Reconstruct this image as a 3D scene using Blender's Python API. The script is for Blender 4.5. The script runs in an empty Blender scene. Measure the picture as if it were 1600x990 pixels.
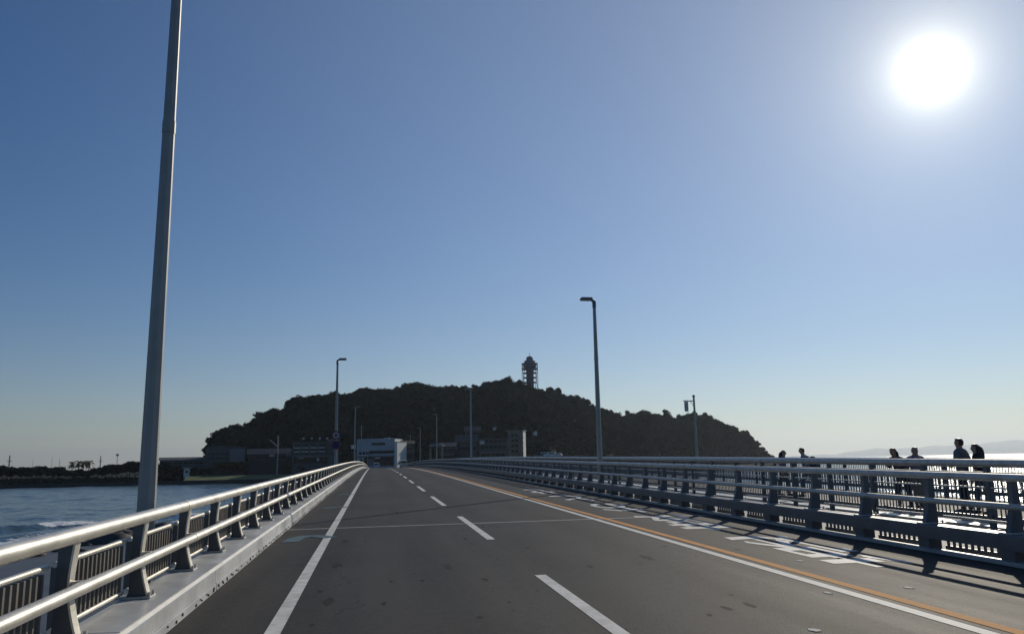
import bpy, math, random
import numpy as np
from mathutils import Vector, Matrix
random.seed(7); rng = np.random.default_rng(7)
S = bpy.context.scene
COL = S.collection

# ------------------------------------------------------------------ camera
F, CX, CY, H = 1264., 800., 495., 1.6          # photograph pixels (1600 x 990), eye height over the road
AX = np.array([[ 0.98621325, 0.01077644, 0.16512811],
               [-0.16439719, 0.17774041, 0.97024838],
               [-0.01889412,-0.9840184 , 0.17706157]])   # rows: world X, Y, Z in camera axes (right, down, forward)
cam = bpy.data.cameras.new('camera'); camo = bpy.data.objects.new('camera', cam); COL.objects.link(camo)
cam.sensor_width = 36.; cam.lens = 36. * F / 1600.; cam.clip_start = .1; cam.clip_end = 60000.
m = Matrix.Identity(4)
for i in range(3):
    m[i][0] = AX[i][0]; m[i][1] = -AX[i][1]; m[i][2] = -AX[i][2]
m[0][3], m[1][3], m[2][3] = 0, 0, H
camo.matrix_world = m
S.camera = camo
# ------------------------------------------------------------------ sky and sun
SUN = Vector((0.57672911, 0.71216791, 0.40025043)).normalized()
ELEV = math.asin(SUN.z); AZ = math.atan2(SUN.x, SUN.y)
W = bpy.data.worlds.new('World'); S.world = W; W.use_nodes = True
nt = W.node_tree; nt.nodes.clear()
def N(nt, t, **k):
    n = nt.nodes.new(t)
    for a, b in k.items(): setattr(n, a, b)
    return n
out = N(nt, 'ShaderNodeOutputWorld'); bg = N(nt, 'ShaderNodeBackground')
sky = N(nt, 'ShaderNodeTexSky', sky_type='NISHITA', sun_disc=False, sun_elevation=ELEV, sun_rotation=AZ,
        air_density=1.0, dust_density=.0, ozone_density=1.5, altitude=0)
bg.inputs['Strength'].default_value = .10
hs = N(nt, 'ShaderNodeHueSaturation'); hs.inputs['Saturation'].default_value = 1.38
tn = N(nt, 'ShaderNodeMix', data_type='RGBA', blend_type='MULTIPLY'); tn.inputs[0].default_value = 1.; tn.inputs[7].default_value = (.89, .90, 1.09, 1)
nt.links.new(sky.outputs[0], hs.inputs['Color']); nt.links.new(hs.outputs[0], tn.inputs[6]); nt.links.new(tn.outputs[2], bg.inputs[0])
# the sun's glare in the hazy air round it: brightness by angle from the sun
tc = N(nt, 'ShaderNodeTexCoord'); dt = N(nt, 'ShaderNodeVectorMath', operation='DOT_PRODUCT'); dt.inputs[1].default_value = SUN
nrm = N(nt, 'ShaderNodeVectorMath', operation='NORMALIZE')
nt.links.new(tc.outputs['Generated'], nrm.inputs[0]); nt.links.new(nrm.outputs[0], dt.inputs[0])
def M(op, a, b=None, t=None):
    t = t or nt
    n = N(t, 'ShaderNodeMath', operation=op)
    for i, v in enumerate((a, b)):
        if v is None: continue
        if isinstance(v, (int, float)): n.inputs[i].default_value = v
        else: t.links.new(v, n.inputs[i])
    return n.outputs[0]
ang = M('ARCCOSINE', M('MINIMUM', dt.outputs['Value'], 0.9999999))
def aur(amp, width, p=1.0):
    return M('MULTIPLY', M('EXPONENT', M('MULTIPLY', M('POWER', M('DIVIDE', ang, math.radians(width)), p), -1.0)), amp)
glow = M('ADD', aur(10., .55, .7), aur(1.0, 8.0, 1.0))
wide = aur(.25, 45., 3.0)
bg2 = N(nt, 'ShaderNodeBackground'); bg2.inputs[0].default_value = (1., .94, .74, 1)
bg3 = N(nt, 'ShaderNodeBackground'); bg3.inputs[0].default_value = (.82, .86, .82, 1); nt.links.new(wide, bg3.inputs[1])
nt.links.new(glow, bg2.inputs[1])
ad = N(nt, 'ShaderNodeAddShader'); nt.links.new(bg.outputs[0], ad.inputs[0]); nt.links.new(bg2.outputs[0], ad.inputs[1])
ad3 = N(nt, 'ShaderNodeAddShader'); nt.links.new(ad.outputs[0], ad3.inputs[0]); nt.links.new(bg3.outputs[0], ad3.inputs[1]); nt.links.new(ad3.outputs[0], out.inputs[0])
sl = bpy.data.lights.new('sun', 'SUN'); sl.energy = 5.0; sl.angle = math.radians(.53); sl.color = (1., .90, .74)
so = bpy.data.objects.new('sun', sl); COL.objects.link(so)
so.rotation_euler = (-SUN).to_track_quat('-Z', 'Y').to_euler()
S.view_settings.view_transform = 'Standard'; S.view_settings.look = 'None'
S.view_settings.exposure = -0.88; S.view_settings.gamma = 1.0; S.view_settings.use_curve_mapping = False
S.render.engine = 'CYCLES'
S.cycles.max_bounces = 6; S.cycles.volume_bounces = 0; S.cycles.caustics_reflective = False; S.cycles.caustics_refractive = False
S.cycles.sample_clamp_indirect = 6.

# ------------------------------------------------------------------ helpers
GRADE = 0.0117704
def zr(y):                                   # height of the road surface along the bridge: climbs, crests, runs down
    z = GRADE * y
    if y > 50: z -= (min(y, 250) - 50) ** 2 / (2 * 7555.)
    if y > 250: z -= (y - 250) * (200 / 7555.)
    return z
def ray(x, y): return AX @ np.array([(x - CX) / F, (y - CY) / F, 1.])
def at(x, y, D): return Vector(ray(x, y) * D + np.array([0, 0, H]))
def on_road(x, y):                           # point of the (straight part of the) road surface seen at a pixel
    v = ray(x, y); t = -H / (v[2] - GRADE * v[1])
    return v[0] * t, v[1] * t

class MB:
    """collects vertices and faces; build() links them as ONE mesh object"""
    def __init__(s): s.v = []; s.f = []; s.smooth = []
    def add(s, vs, fs, smooth=False):
        o = len(s.v); s.v += [tuple(p) for p in vs]
        s.f += [tuple(i + o for i in f) for f in fs]; s.smooth += [smooth] * len(fs)
    def box(s, x0, x1, y0, y1, z0, z1, bev=0., mat=None):
        b = bev
        if b > 0:
            vs = []; 
            for (zz, i) in ((z0, b), (z0 + b, 0), (z1 - b, 0), (z1, b)):
                for (px, py, ax, ay) in ((x0, y0, 1, 1), (x1, y0, -1, 1), (x1, y1, -1, -1), (x0, y1, 1, -1)):
                    vs.append((px + ax * i, py + ay * i, zz))
            fs = [(3, 2, 1, 0), (12, 13, 14, 15)]
            for k in range(3):
                for j in range(4):
                    a, c = k * 4 + j, k * 4 + (j + 1) % 4
                    fs.append((a, c, c + 4, a + 4))
        else:
            vs = [(x0, y0, z0), (x1, y0, z0), (x1, y1, z0), (x0, y1, z0), (x0, y0, z1), (x1, y0, z1), (x1, y1, z1), (x0, y1, z1)]
            fs = [(3, 2, 1, 0), (4, 5, 6, 7), (0, 1, 5, 4), (1, 2, 6, 5), (2, 3, 7, 6), (3, 0, 4, 7)]
        if mat is not None: vs = [mat @ Vector(p) for p in vs]
        s.add(vs, fs)
    def tube(s, path, r, n=8, caps=True, smooth=True):
        P = [Vector(p) for p in path]; rr = r if isinstance(r, (list, tuple)) else [r] * len(P)
        vs = []; fs = []
        for i, p in enumerate(P):
            t = (P[min(i + 1, len(P) - 1)] - P[max(i - 1, 0)]).normalized()
            up = Vector((0, 0, 1)) if abs(t.z) < .9 else Vector((0, 1, 0))
            a = t.cross(up).normalized(); b = a.cross(t).normalized()
            for k in range(n):
                q = 2 * math.pi * k / n + math.pi / n
                vs.append(p + (a * math.cos(q) + b * math.sin(q)) * rr[i])
        for i in range(len(P) - 1):
            for k in range(n):
                k2 = (k + 1) % n
                fs.append((i * n + k, i * n + k2, (i + 1) * n + k2, (i + 1) * n + k))
        s.add(vs, fs, smooth)
        if caps: s.add(vs[:n], [tuple(range(n))]); s.add(vs[-n:], [tuple(range(n - 1, -1, -1))])
    def lathe(s, prof, n=16, c=(0, 0), smooth=True):
        vs = []; fs = []
        for (r, z) in prof:
            for k in range(n):
                a = 2 * math.pi * k / n; vs.append((c[0] + r * math.cos(a), c[1] + r * math.sin(a), z))
        for i in range(len(prof) - 1):
            for k in range(n):
                k2 = (k + 1) % n; fs.append((i * n + k, i * n + k2, (i + 1) * n + k2, (i + 1) * n + k))
        fs.append(tuple(range(n - 1, -1, -1))); fs.append(tuple((len(prof) - 1) * n + k for k in range(n)))
        s.add(vs, fs, smooth)
    def prism(s, poly, axis, a, b):           # polygon in the plane across 'axis', extruded from a to b
        def p3(u, v, w): return {'x': (w, u, v), 'y': (u, w, v), 'z': (u, v, w)}[axis]
        n = len(poly)
        vs = [p3(u, v, a) for u, v in poly] + [p3(u, v, b) for u, v in poly]
        fs = [tuple(range(n)), tuple(range(2 * n - 1, n - 1, -1))] + [(i, n + i, n + (i + 1) % n, (i + 1) % n) for i in range(n)]
        s.add(vs, fs)
    def sweep(s, sect, ys, closed=True):      # section (x, z) carried along the bridge, following its profile
        n = len(sect); vs = []; fs = []
        for y in ys:
            for (x, z) in sect: vs.append((x, y, zr(y) + z))
        for i in range(len(ys) - 1):
            for k in range(n if closed else n - 1):
                k2 = (k + 1) % n; fs.append((i * n + k, (i + 1) * n + k, (i + 1) * n + k2, i * n + k2))
        if closed: fs += [tuple(range(n)), tuple((len(ys) - 1) * n + k for k in range(n - 1, -1, -1))]
        s.add(vs, fs)
    def build(s, name, mat, parent=None, loc=None):
        me = bpy.data.meshes.new(name)
        me.from_pydata(s.v, [], s.f); me.materials.append(mat)
        me.polygons.foreach_set('use_smooth', s.smooth); me.update()
        return link(name, me, parent, loc)
def link(name, me, parent=None, loc=None):
    o = bpy.data.objects.new(name, me); COL.objects.link(o)
    if parent: o.parent = parent
    if loc is not None: o.location = loc
    return o
def np_mesh(name, V, Fc, mat, parent=None, smooth=False):     # Fc (n, k) array of faces of equal size
    me = bpy.data.meshes.new(name); k = Fc.shape[1]
    me.vertices.add(len(V)); me.vertices.foreach_set('co', np.asarray(V, np.float32).ravel())
    me.loops.add(Fc.size); me.loops.foreach_set('vertex_index', np.asarray(Fc, np.int32).ravel())
    me.polygons.add(len(Fc)); me.polygons.foreach_set('loop_start', np.arange(0, Fc.size, k, dtype=np.int32))
    me.polygons.foreach_set('loop_total', np.full(len(Fc), k, np.int32))
    if smooth: me.polygons.foreach_set('use_smooth', np.ones(len(Fc), bool))
    me.materials.append(mat); me.update(calc_edges=True); me.validate()
    return link(name, me, parent)
def tag(o, label=None, cat=None, group=None, kind=None):
    for k, v in (('label', label), ('category', cat), ('group', group), ('kind', kind)):
        if v: o[k] = v
    return o
def empty(name, loc, rz=0.):
    o = bpy.data.objects.new(name, None); COL.objects.link(o); o.location = loc; o.rotation_euler = (0, 0, rz); o.empty_display_size = .2
    return o
def copy_tree(o, parent=None):
    c = o.copy(); COL.objects.link(c); c.parent = parent
    for ch in list(o.children): copy_tree(ch, c)
    return c

# ------------------------------------------------------------------ materials
def mat(name, col, rough=.6, metal=0., var=0., scale=4., bump=0., bscale=40., spec=.5, coat=0., col2=None, detail=6.):
    m = bpy.data.materials.new(name); m.use_nodes = True; t = m.node_tree
    b = t.nodes['Principled BSDF']
    b.inputs['Roughness'].default_value = rough; b.inputs['Metallic'].default_value = metal
    b.inputs['Specular IOR Level'].default_value = spec; b.inputs['Coat Weight'].default_value = coat
    b.inputs['Base Color'].default_value = (*col, 1)
    tcn = N(t, 'ShaderNodeTexCoord')
    if var > 0 or col2:
        nz = N(t, 'ShaderNodeTexNoise'); nz.inputs['Scale'].default_value = scale; nz.inputs['Detail'].default_value = detail
        nz.inputs['Roughness'].default_value = .6
        t.links.new(tcn.outputs['Object'], nz.inputs['Vector'])
        cr = N(t, 'ShaderNodeValToRGB'); cr.color_ramp.elements[0].position = .33; cr.color_ramp.elements[1].position = .68
        a = tuple(c * (1 - var) for c in col); c2 = col2 or tuple(min(1, c * (1 + var)) for c in col)
        cr.color_ramp.elements[0].color = (*a, 1); cr.color_ramp.elements[1].color = (*c2, 1)
        t.links.new(nz.outputs['Fac'], cr.inputs[0]); t.links.new(cr.outputs[0], b.inputs['Base Color'])
        rr = M('ADD', M('MULTIPLY', nz.outputs['Fac'], .18, t), rough - .09, t); t.links.new(rr, b.inputs['Roughness'])
    if bump > 0:
        n2 = N(t, 'ShaderNodeTexNoise'); n2.inputs['Scale'].default_value = bscale; n2.inputs['Detail'].default_value = 4
        t.links.new(tcn.outputs['Object'], n2.inputs['Vector'])
        bp = N(t, 'ShaderNodeBump'); bp.inputs['Strength'].default_value = bump; bp.inputs['Distance'].default_value = .02
        t.links.new(n2.outputs['Fac'], bp.inputs['Height']); t.links.new(bp.outputs[0], b.inputs['Normal'])
    return m
M_alu = mat('brushed_aluminium', (.76, .72, .63), .42, .6, .12, 3., .06, 60.)
M_alu_dark = mat('weathered_aluminium', (.58, .57, .53), .48, .3, .18, 5., .05, 40.)
M_picket = mat('bronze_grey_pickets', (.19, .175, .155), .5, .3, .12, 6.)
M_kerb = mat('painted_steel_kerb', (.80, .78, .70), .6, .0, .2, 1.5, .1, 20., spec=.3)
M_plate = mat('grey_deck_plate', (.74, .76, .77), .34, .0, .22, 1.2, .05, 25.)
M_kerb2 = mat('stained_plate', (.60, .61, .59), .36, 0, .25, 1.1, .08, 22., col2=(.80, .81, .80))
M_bolt = mat('rusty_bolt', (.12, .08, .05), .7, .4, .3, 30.)
M_pole = mat('galvanised_pole', (.37, .36, .33), .45, .25, .12, 2., .03, 30.)
M_lampgrey = mat('lamp_housing', (.18, .19, .20), .4, .5)
M_white = mat('white_road_paint', (.76, .74, .66), .68, 0, .22, 5., .3, 120., col2=(.88, .86, .78), spec=.45)
M_worn = mat('worn_white_paint', (.74, .72, .65), .66, 0, .3, 4., .15, 120., col2=(.90, .88, .80), spec=.5)
M_orange = mat('orange_road_paint', (.78, .36, .10), .8, 0, .15, 9., .3, 120., spec=.15)
M_cyan = mat('faded_blue_paint', (.07, .14, .17), .7, 0, .3, 5., .2, 120.)
M_joint = mat('pale_expansion_joint', (.27, .26, .235), .6, 0, .25, 3.)
M_rubber = mat('black_rubber_seal', (.02, .02, .02), .7)
M_conc = mat('concrete', (.36, .35, .33), .75, 0, .2, .8, .15, 12.)
M_conc_d = mat('dark_stained_concrete', (.2, .2, .19), .8, 0, .3, .6, .2, 9.)
M_dsteel = mat('dark_blue_grey_steel', (.12, .135, .15), .42, .2, .2, 2., .04, 30.)
M_glass = mat('dark_window_glass', (.012, .016, .02), .2, 0, spec=.22)
M_bark = mat('tree_bark', (.09, .07, .055), .85, 0, .3, 8.)
def foliage(name, a, b, scale=.25):
    m = mat(name, a, .85, 0, .0, scale, col2=b, spec=.0); m.node_tree.nodes['Principled BSDF'].inputs['Subsurface Weight'].default_value = 0
    return m
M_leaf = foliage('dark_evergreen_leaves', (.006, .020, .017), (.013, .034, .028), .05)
M_leaf2 = foliage('olive_leaves', (.05, .062, .02), (.09, .09, .03), .5)
M_palm = foliage('palm_fronds', (.04, .06, .025), (.07, .09, .03), .6)
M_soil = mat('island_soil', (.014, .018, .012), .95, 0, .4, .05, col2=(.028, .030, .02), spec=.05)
M_grass = mat('shore_grass', (.09, .13, .03), .85, 0, .3, .2, col2=(.14, .16, .05))
M_rock = mat('shore_rock', (.075, .072, .068), .8, 0, .4, 1.2, .6, 3.)
M_farhill = mat('far_hill', (.05, .07, .06), .9, 0, .3, .002)

# asphalt: aggregate speckle, wheel-track polish, patches and seams
def asphalt():
    m = mat('asphalt', (.052, .050, .046), .62, spec=.12); t = m.node_tree; b = t.nodes['Principled BSDF']
    tcn = N(t, 'ShaderNodeTexCoord')
    def noise(sc, det=4., dist=0., vec=None, rough=.6):
        n = N(t, 'ShaderNodeTexNoise'); n.inputs['Scale'].default_value = sc; n.inputs['Detail'].default_value = det
        n.inputs['Roughness'].default_value = rough; n.inputs['Distortion'].default_value = dist
        t.links.new(vec or tcn.outputs['Object'], n.inputs['Vector']); return n.outputs['Fac']
    mp = N(t, 'ShaderNodeMapping'); mp.inputs['Scale'].default_value = (1., .07, 1.); t.links.new(tcn.outputs['Object'], mp.inputs[0])
    grain = noise(42, 3, rough=.75); streak = noise(1.6, 5, .3, mp.outputs[0]); big = noise(.16, 4); fine = noise(170, 2, rough=.8); mid = noise(9, 6)
    fac = M('ADD', M('ADD', M('MULTIPLY', streak, .52, t), M('MULTIPLY', big, .35, t), t), M('ADD', M('ADD', M('MULTIPLY', fine, .22, t), M('MULTIPLY', grain, .30, t), t), M('MULTIPLY', mid, .25, t), t), t)
    sx = N(t, 'ShaderNodeSeparateXYZ'); t.links.new(tcn.outputs['Object'], sx.inputs[0])
    trk = M('MULTIPLY', M('SINE', M('ADD', M('MULTIPLY', sx.outputs[0], 3.95, t), M('MULTIPLY', big, 2.5, t), t)), .045, t) if False else M('MULTIPLY', M('SINE', M('ADD', M('MULTIPLY', sx.outputs[0], 3.95, t), M('MULTIPLY', big, 2.5, t), t), None, t), .045, t)
    fac = M('ADD', fac, trk, t)
    cr = N(t, 'ShaderNodeValToRGB'); cr.color_ramp.elements[0].position = .60; cr.color_ramp.elements[1].position = .92
    cr.color_ramp.elements[0].color = (.025, .0235, .0205, 1); cr.color_ramp.elements[1].color = (.078, .073, .064, 1)
    t.links.new(fac, cr.inputs[0])
    vo = N(t, 'ShaderNodeTexVoronoi'); vo.inputs['Scale'].default_value = 85.; t.links.new(tcn.outputs['Object'], vo.inputs['Vector'])
    chip = M('LESS_THAN', vo.outputs['Distance'], .19, t); sep = N(t, 'ShaderNodeSeparateColor'); t.links.new(vo.outputs['Color'], sep.inputs[0])
    chip = M('MULTIPLY', chip, M('GREATER_THAN', sep.outputs[0], .72, t), t)
    mx = N(t, 'ShaderNodeMix', data_type='RGBA'); mx.inputs[7].default_value = (.14, .13, .12, 1)
    t.links.new(M('MULTIPLY', chip, 1., t), mx.inputs[0]); t.links.new(cr.outputs[0], mx.inputs[6]); 
    # thin cracks
    vc = N(t, 'ShaderNodeTexVoronoi', feature='DISTANCE_TO_EDGE'); vc.inputs['Scale'].default_value = .22
    wv = N(t, 'ShaderNodeVectorMath', operation='ADD'); nw = N(t, 'ShaderNodeTexNoise'); nw.inputs['Scale'].default_value = .9; nw.inputs['Detail'].default_value = 6
    t.links.new(tcn.outputs['Object'], nw.inputs['Vector']); t.links.new(tcn.outputs['Object'], wv.inputs[0]); 
    sc_ = N(t, 'ShaderNodeVectorMath', operation='SCALE'); sc_.inputs['Scale'].default_value = 1.6
    t.links.new(nw.outputs['Color'], sc_.inputs[0]); t.links.new(sc_.outputs[0], wv.inputs[1]); t.links.new(wv.outputs[0], vc.inputs['Vector'])
    crack = M('MULTIPLY', M('LESS_THAN', vc.outputs['Distance'], .0022, t), M('GREATER_THAN', big, .5, t), t)
    m2 = N(t, 'ShaderNodeMix', data_type='RGBA'); m2.inputs[7].default_value = (.022, .021, .02, 1)
    t.links.new(M('MULTIPLY', crack, .7, t), m2.inputs[0]); t.links.new(mx.outputs[2], m2.inputs[6]); t.links.new(m2.outputs[2], b.inputs['Base Color'])
    t.links.new(M('ADD', M('MULTIPLY', streak, .25, t), .56, t), b.inputs['Roughness'])
    bp = N(t, 'ShaderNodeBump'); bp.inputs['Strength'].default_value = .55; bp.inputs['Distance'].default_value = .006
    t.links.new(M('ADD', fine, M('MULTIPLY', vo.outputs['Distance'], .8, t), t), bp.inputs['Height']); t.links.new(bp.outputs[0], b.inputs['Normal'])
    return m
M_asph = asphalt()

def water_mat():
    m = bpy.data.materials.new('sea_water'); m.use_nodes = True; t = m.node_tree; b = t.nodes['Principled BSDF']
    b.inputs['Base Color'].default_value = (.038, .070, .076, 1); b.inputs['Roughness'].default_value = .16
    b.inputs['IOR'].default_value = 1.33; b.inputs['Specular IOR Level'].default_value = .5
    tcn = N(t, 'ShaderNodeTexCoord')
    mp = N(t, 'ShaderNodeMapping'); mp.inputs['Scale'].default_value = (1, .55, 1); mp.inputs['Rotation'].default_value = (0, 0, .5)
    t.links.new(tcn.outputs['Object'], mp.inputs[0])
    h = None
    for sc, am in ((.09, 1.6), (.32, .7), (1.1, .24), (3.2, .07)):
        n = N(t, 'ShaderNodeTexNoise'); n.inputs['Scale'].default_value = sc; n.inputs['Detail'].default_value = 3; n.inputs['Distortion'].default_value = .4
        t.links.new(mp.outputs[0], n.inputs['Vector']); k = M('MULTIPLY', n.outputs['Fac'], am, t)
        h = k if h is None else M('ADD', h, k, t)
    bp = N(t, 'ShaderNodeBump'); bp.inputs['Strength'].default_value = .8; bp.inputs['Distance'].default_value = 1.
    t.links.new(h, bp.inputs['Height']); t.links.new(bp.outputs[0], b.inputs['Normal'])
    fo = N(t, 'ShaderNodeAttribute', attribute_name='foam'); nf = N(t, 'ShaderNodeTexNoise'); nf.inputs['Scale'].default_value = .9; nf.inputs['Detail'].default_value = 9
    nf.inputs['Roughness'].default_value = .7; t.links.new(tcn.outputs['Object'], nf.inputs['Vector'])
    k = M('MULTIPLY', M('SUBTRACT', M('ADD', fo.outputs['Fac'], nf.outputs['Fac'], t), .98, t), 7., t); k = M('MINIMUM', M('MAXIMUM', k, 0., t), 1., t)
    mx = N(t, 'ShaderNodeMix', data_type='RGBA'); mx.inputs[6].default_value = (.038, .070, .076, 1); mx.inputs[7].default_value = (.75, .78, .8, 1)
    t.links.new(k, mx.inputs[0]); t.links.new(mx.outputs[2], b.inputs['Base Color'])
    t.links.new(M('ADD', M('MULTIPLY', k, .6, t), .16, t), b.inputs['Roughness'])
    return m

# ------------------------------------------------------------------ sea
SEA = -6.
SHORE = [(-140, 20), (-70, 40), (-46, 62), (-36.5, 85), (-31, 109), (-18, 126), (10, 128), (40, 116), (62, 96), (90, 76), (150, 62), (230, 50)]
def shore_dist(X, Y):                       # distance to the near beach line; positive = out at sea
    P = np.stack([X, Y], -1); best = np.full(X.shape, 1e9); sgn = np.ones(X.shape)
    for a, b in zip(SHORE[:-1], SHORE[1:]):
        a = np.array(a, float); b = np.array(b, float); d = b - a; t = np.clip(((P - a) @ d) / (d @ d), 0, 1)
        q = P - (a + t[..., None] * d); dist = np.hypot(q[..., 0], q[..., 1]); cr = d[0] * q[..., 1] - d[1] * q[..., 0]
        upd = dist < best - 1e-9; best = np.where(upd, dist, best); sgn = np.where(upd, np.sign(cr), sgn)
    return best * sgn
def vnoise(x, y, seed=0):                   # smooth value noise
    r = np.random.default_rng(seed); T = r.random((256, 256)); xi = np.floor(x).astype(int); yi = np.floor(y).astype(int)
    fx = x - xi; fy = y - yi; fx = fx * fx * (3 - 2 * fx); fy = fy * fy * (3 - 2 * fy)
    g = lambda i, j: T[(xi + i) % 256, (yi + j) % 256]
    return (g(0, 0) * (1 - fx) + g(1, 0) * fx) * (1 - fy) + (g(0, 1) * (1 - fx) + g(1, 1) * fx) * fy
def fbm(x, y, seed=0, o=4): return sum(vnoise(x * 2 ** k, y * 2 ** k, seed + k) / 2 ** k for k in range(o)) / 2.
az = np.concatenate([np.radians(np.arange(-180, -42, 6.)), np.radians(np.arange(-42, 60, .22)), np.radians(np.arange(60, 180, 6.))])
rad = np.concatenate([[2., 30.], np.geomspace(45, 700, 330), np.geomspace(760, 31500, 50)])
A, Rr = np.meshgrid(az, rad, indexing='ij'); X = Rr * np.sin(A); Y = Rr * np.cos(A)
sd = shore_dist(X, Y)
fade = np.clip((700 - Rr) / 300, 0, 1) * np.clip(sd / 25 + .3, 0, 1)
hz = (fbm(X / 9 + 40, Y / 6 + 40, 3) - .5) * .9 + np.sin((X * .9 + Y * .35) / 4.2 + 4 * fbm(X / 30 + 90, Y / 30 + 90, 9)) * .14
hz *= fade
nA = fbm(X / 14 + 60, Y / 14 + 60, 20); wob = (nA - .5) * 9
def crest(c, w, h): return h * np.exp(-((sd + wob - c) / w) ** 2)
left = X < 0
e1 = crest(19, 1.8, .75) * np.clip((vnoise(X / 11 + 5, Y / 11 + 5, 31) - .15) * 2, .3, 1) + crest(8, 1.6, .35)
hz += np.where(np.abs(Rr) < 300, e1, 0)
foam = np.exp(-((sd + wob - 18.2) / 1.5) ** 2) * np.clip((vnoise(X / 9 + 15, Y / 9 + 15, 33) - .36) * 4., 0, 1.)
foam = np.maximum(foam, np.exp(-((sd + wob * .4 - 5.) / 4.6) ** 2) * .70)
foam = np.maximum(foam, np.clip((vnoise(X / 7 + 3, Y / 5 + 3, 50) - .93) * 8, 0, .4) * (sd > 30) * (Rr < 260))
nr = len(rad); na = len(az); idx = np.arange(na * nr).reshape(na, nr)
Fc = np.stack([idx[:-1, :-1], idx[:-1, 1:], idx[1:, 1:], idx[1:, :-1]], -1).reshape(-1, 4)[:, ::-1]
wrap = np.stack([idx[-1, :-1], idx[-1, 1:], idx[0, 1:], idx[0, :-1]], -1)[:, ::-1]
Fc = np.concatenate([Fc, wrap])
sea = np_mesh('sea', np.stack([X, Y, SEA + hz], -1).reshape(-1, 3), Fc, water_mat(), smooth=True)
at_ = sea.data.attributes.new('foam', 'FLOAT', 'POINT'); at_.data.foreach_set('value', foam.ravel().astype(np.float32))
tag(sea, kind='structure')

# near beach under the bridge
gx = np.arange(-150, 235, 1.5); gy = np.arange(-60, 135, 1.5); X, Y = np.meshgrid(gx, gy, indexing='ij'); sd = shore_dist(X, Y)
Z = SEA + .05 - sd * .045 + (fbm(X / 5 + 30, Y / 5 + 30, 70) - .5) * .35 - np.clip(sd, 0, 9) * .12; Z = np.minimum(Z, SEA + 2.4)
idx = np.arange(X.size).reshape(X.shape)
Fc = np.stack([idx[:-1, :-1], idx[1:, :-1], idx[1:, 1:], idx[:-1, 1:]], -1).reshape(-1, 4)
beach = np_mesh('beach', np.stack([X, Y, Z], -1).reshape(-1, 3), Fc, mat('wet_dark_sand', (.075, .068, .058), .45, 0, .3, .25, .3, 3., col2=(.13, .115, .095)), smooth=True)
tag(beach, kind='structure')
# rocks strewn along the water line (nobody could count them)
def rock_tpl(s):
    import bmesh
    bm = bmesh.new(); bmesh.ops.create_icosphere(bm, subdivisions=2, radius=1.); r = random.Random(s)
    ph = [r.uniform(0, 6) for _ in range(6)]
    for v in bm.verts:
        c = v.co; k = 1 + .22 * math.sin(3 * c.x + ph[0]) * math.cos(2.5 * c.y + ph[1]) + .16 * math.sin(5 * c.z + ph[2] + 3 * c.y); v.co = c * k; v.co.z *= .7
    V = np.array([v.co[:] for v in bm.verts]); Fa = np.array([[v.index for v in f.verts] for f in bm.faces]); bm.free(); return V, Fa
def scatter(name, tpls, P, Sx, mat_, rot=None, tint=None):
    Vs = []; Fs = []; o = 0
    for i, p in enumerate(P):
        V, Fa = tpls[i % len(tpls)]; a = rng.uniform(0, 6.283) if rot is None else rot[i]; c, s_ = math.cos(a), math.sin(a)
        s3 = Sx[i]; W_ = V * s3
        W_ = np.stack([W_[:, 0] * c - W_[:, 1] * s_, W_[:, 0] * s_ + W_[:, 1] * c, W_[:, 2]], -1) + p
        Vs.append(W_); Fs.append(Fa + o); o += len(V)
    return np_mesh(name, np.concatenate(Vs), np.concatenate(Fs), mat_)
T = [rock_tpl(k) for k in range(4)]
P = []; Sx = []
while len(P) < 900:
    x = rng.uniform(-75, 5); y = rng.uniform(30, 128); d = float(shore_dist(np.array([x]), np.array([y]))[0])
    if -16 < d < 2.5 and rng.random() < math.exp(-((d + 3) / 6) ** 2):
        s_ = rng.gamma(2., .22) + .15; P.append((x, y, SEA - d * .045 + .1)); Sx.append((s_, s_ * rng.uniform(.7, 1.2), s_ * rng.uniform(.5, .9)))
o = scatter('rocks', T, P, Sx, M_rock); tag(o, 'dark wet rocks strewn along the beach below the left railing', 'rocks', kind='stuff')

# ------------------------------------------------------------------ island terrain
sky_px = [(318,728),(326,706),(332,683),(345,670),(365,663),(385,657),(400,645),(420,641),(440,635),(452,625),(470,622),(500,620),(530,616),(550,615),(570,608),(590,611),(605,609),
          (620,607),(637,602),(650,600),(672,605),(700,606),(720,604),(745,605),(760,600),(790,598),(815,597),(830,601),(845,607),(870,609),(900,617),(918,628),(925,636),(940,637),
          (965,643),(985,646),(1010,643),(1030,645),(1060,646),(1085,645),(1100,646),(1130,654),(1155,665),(1170,674),(1185,690),(1196,703),(1207,714)]
spx = np.array([p[0] for p in sky_px], float); spy = np.array([p[1] for p in sky_px], float)
us = np.linspace(318, 1207, 170)
def ridgeD(u): return np.interp(u, [318, 450, 640, 830, 930, 1060, 1207], [590, 660, 760, 800, 860, 960, 1050])
def toeD(u): return np.interp(u, [318, 450, 640, 830, 930, 1060, 1207], [470, 475, 480, 520, 640, 800, 980])
TREE_H = 9.0
NT = 46
V = []; GH = {}
tt = np.concatenate([np.linspace(0, 1, NT), np.linspace(1.1, 2.0, 8)])
grid = np.zeros((len(us), len(tt), 3))
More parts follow.
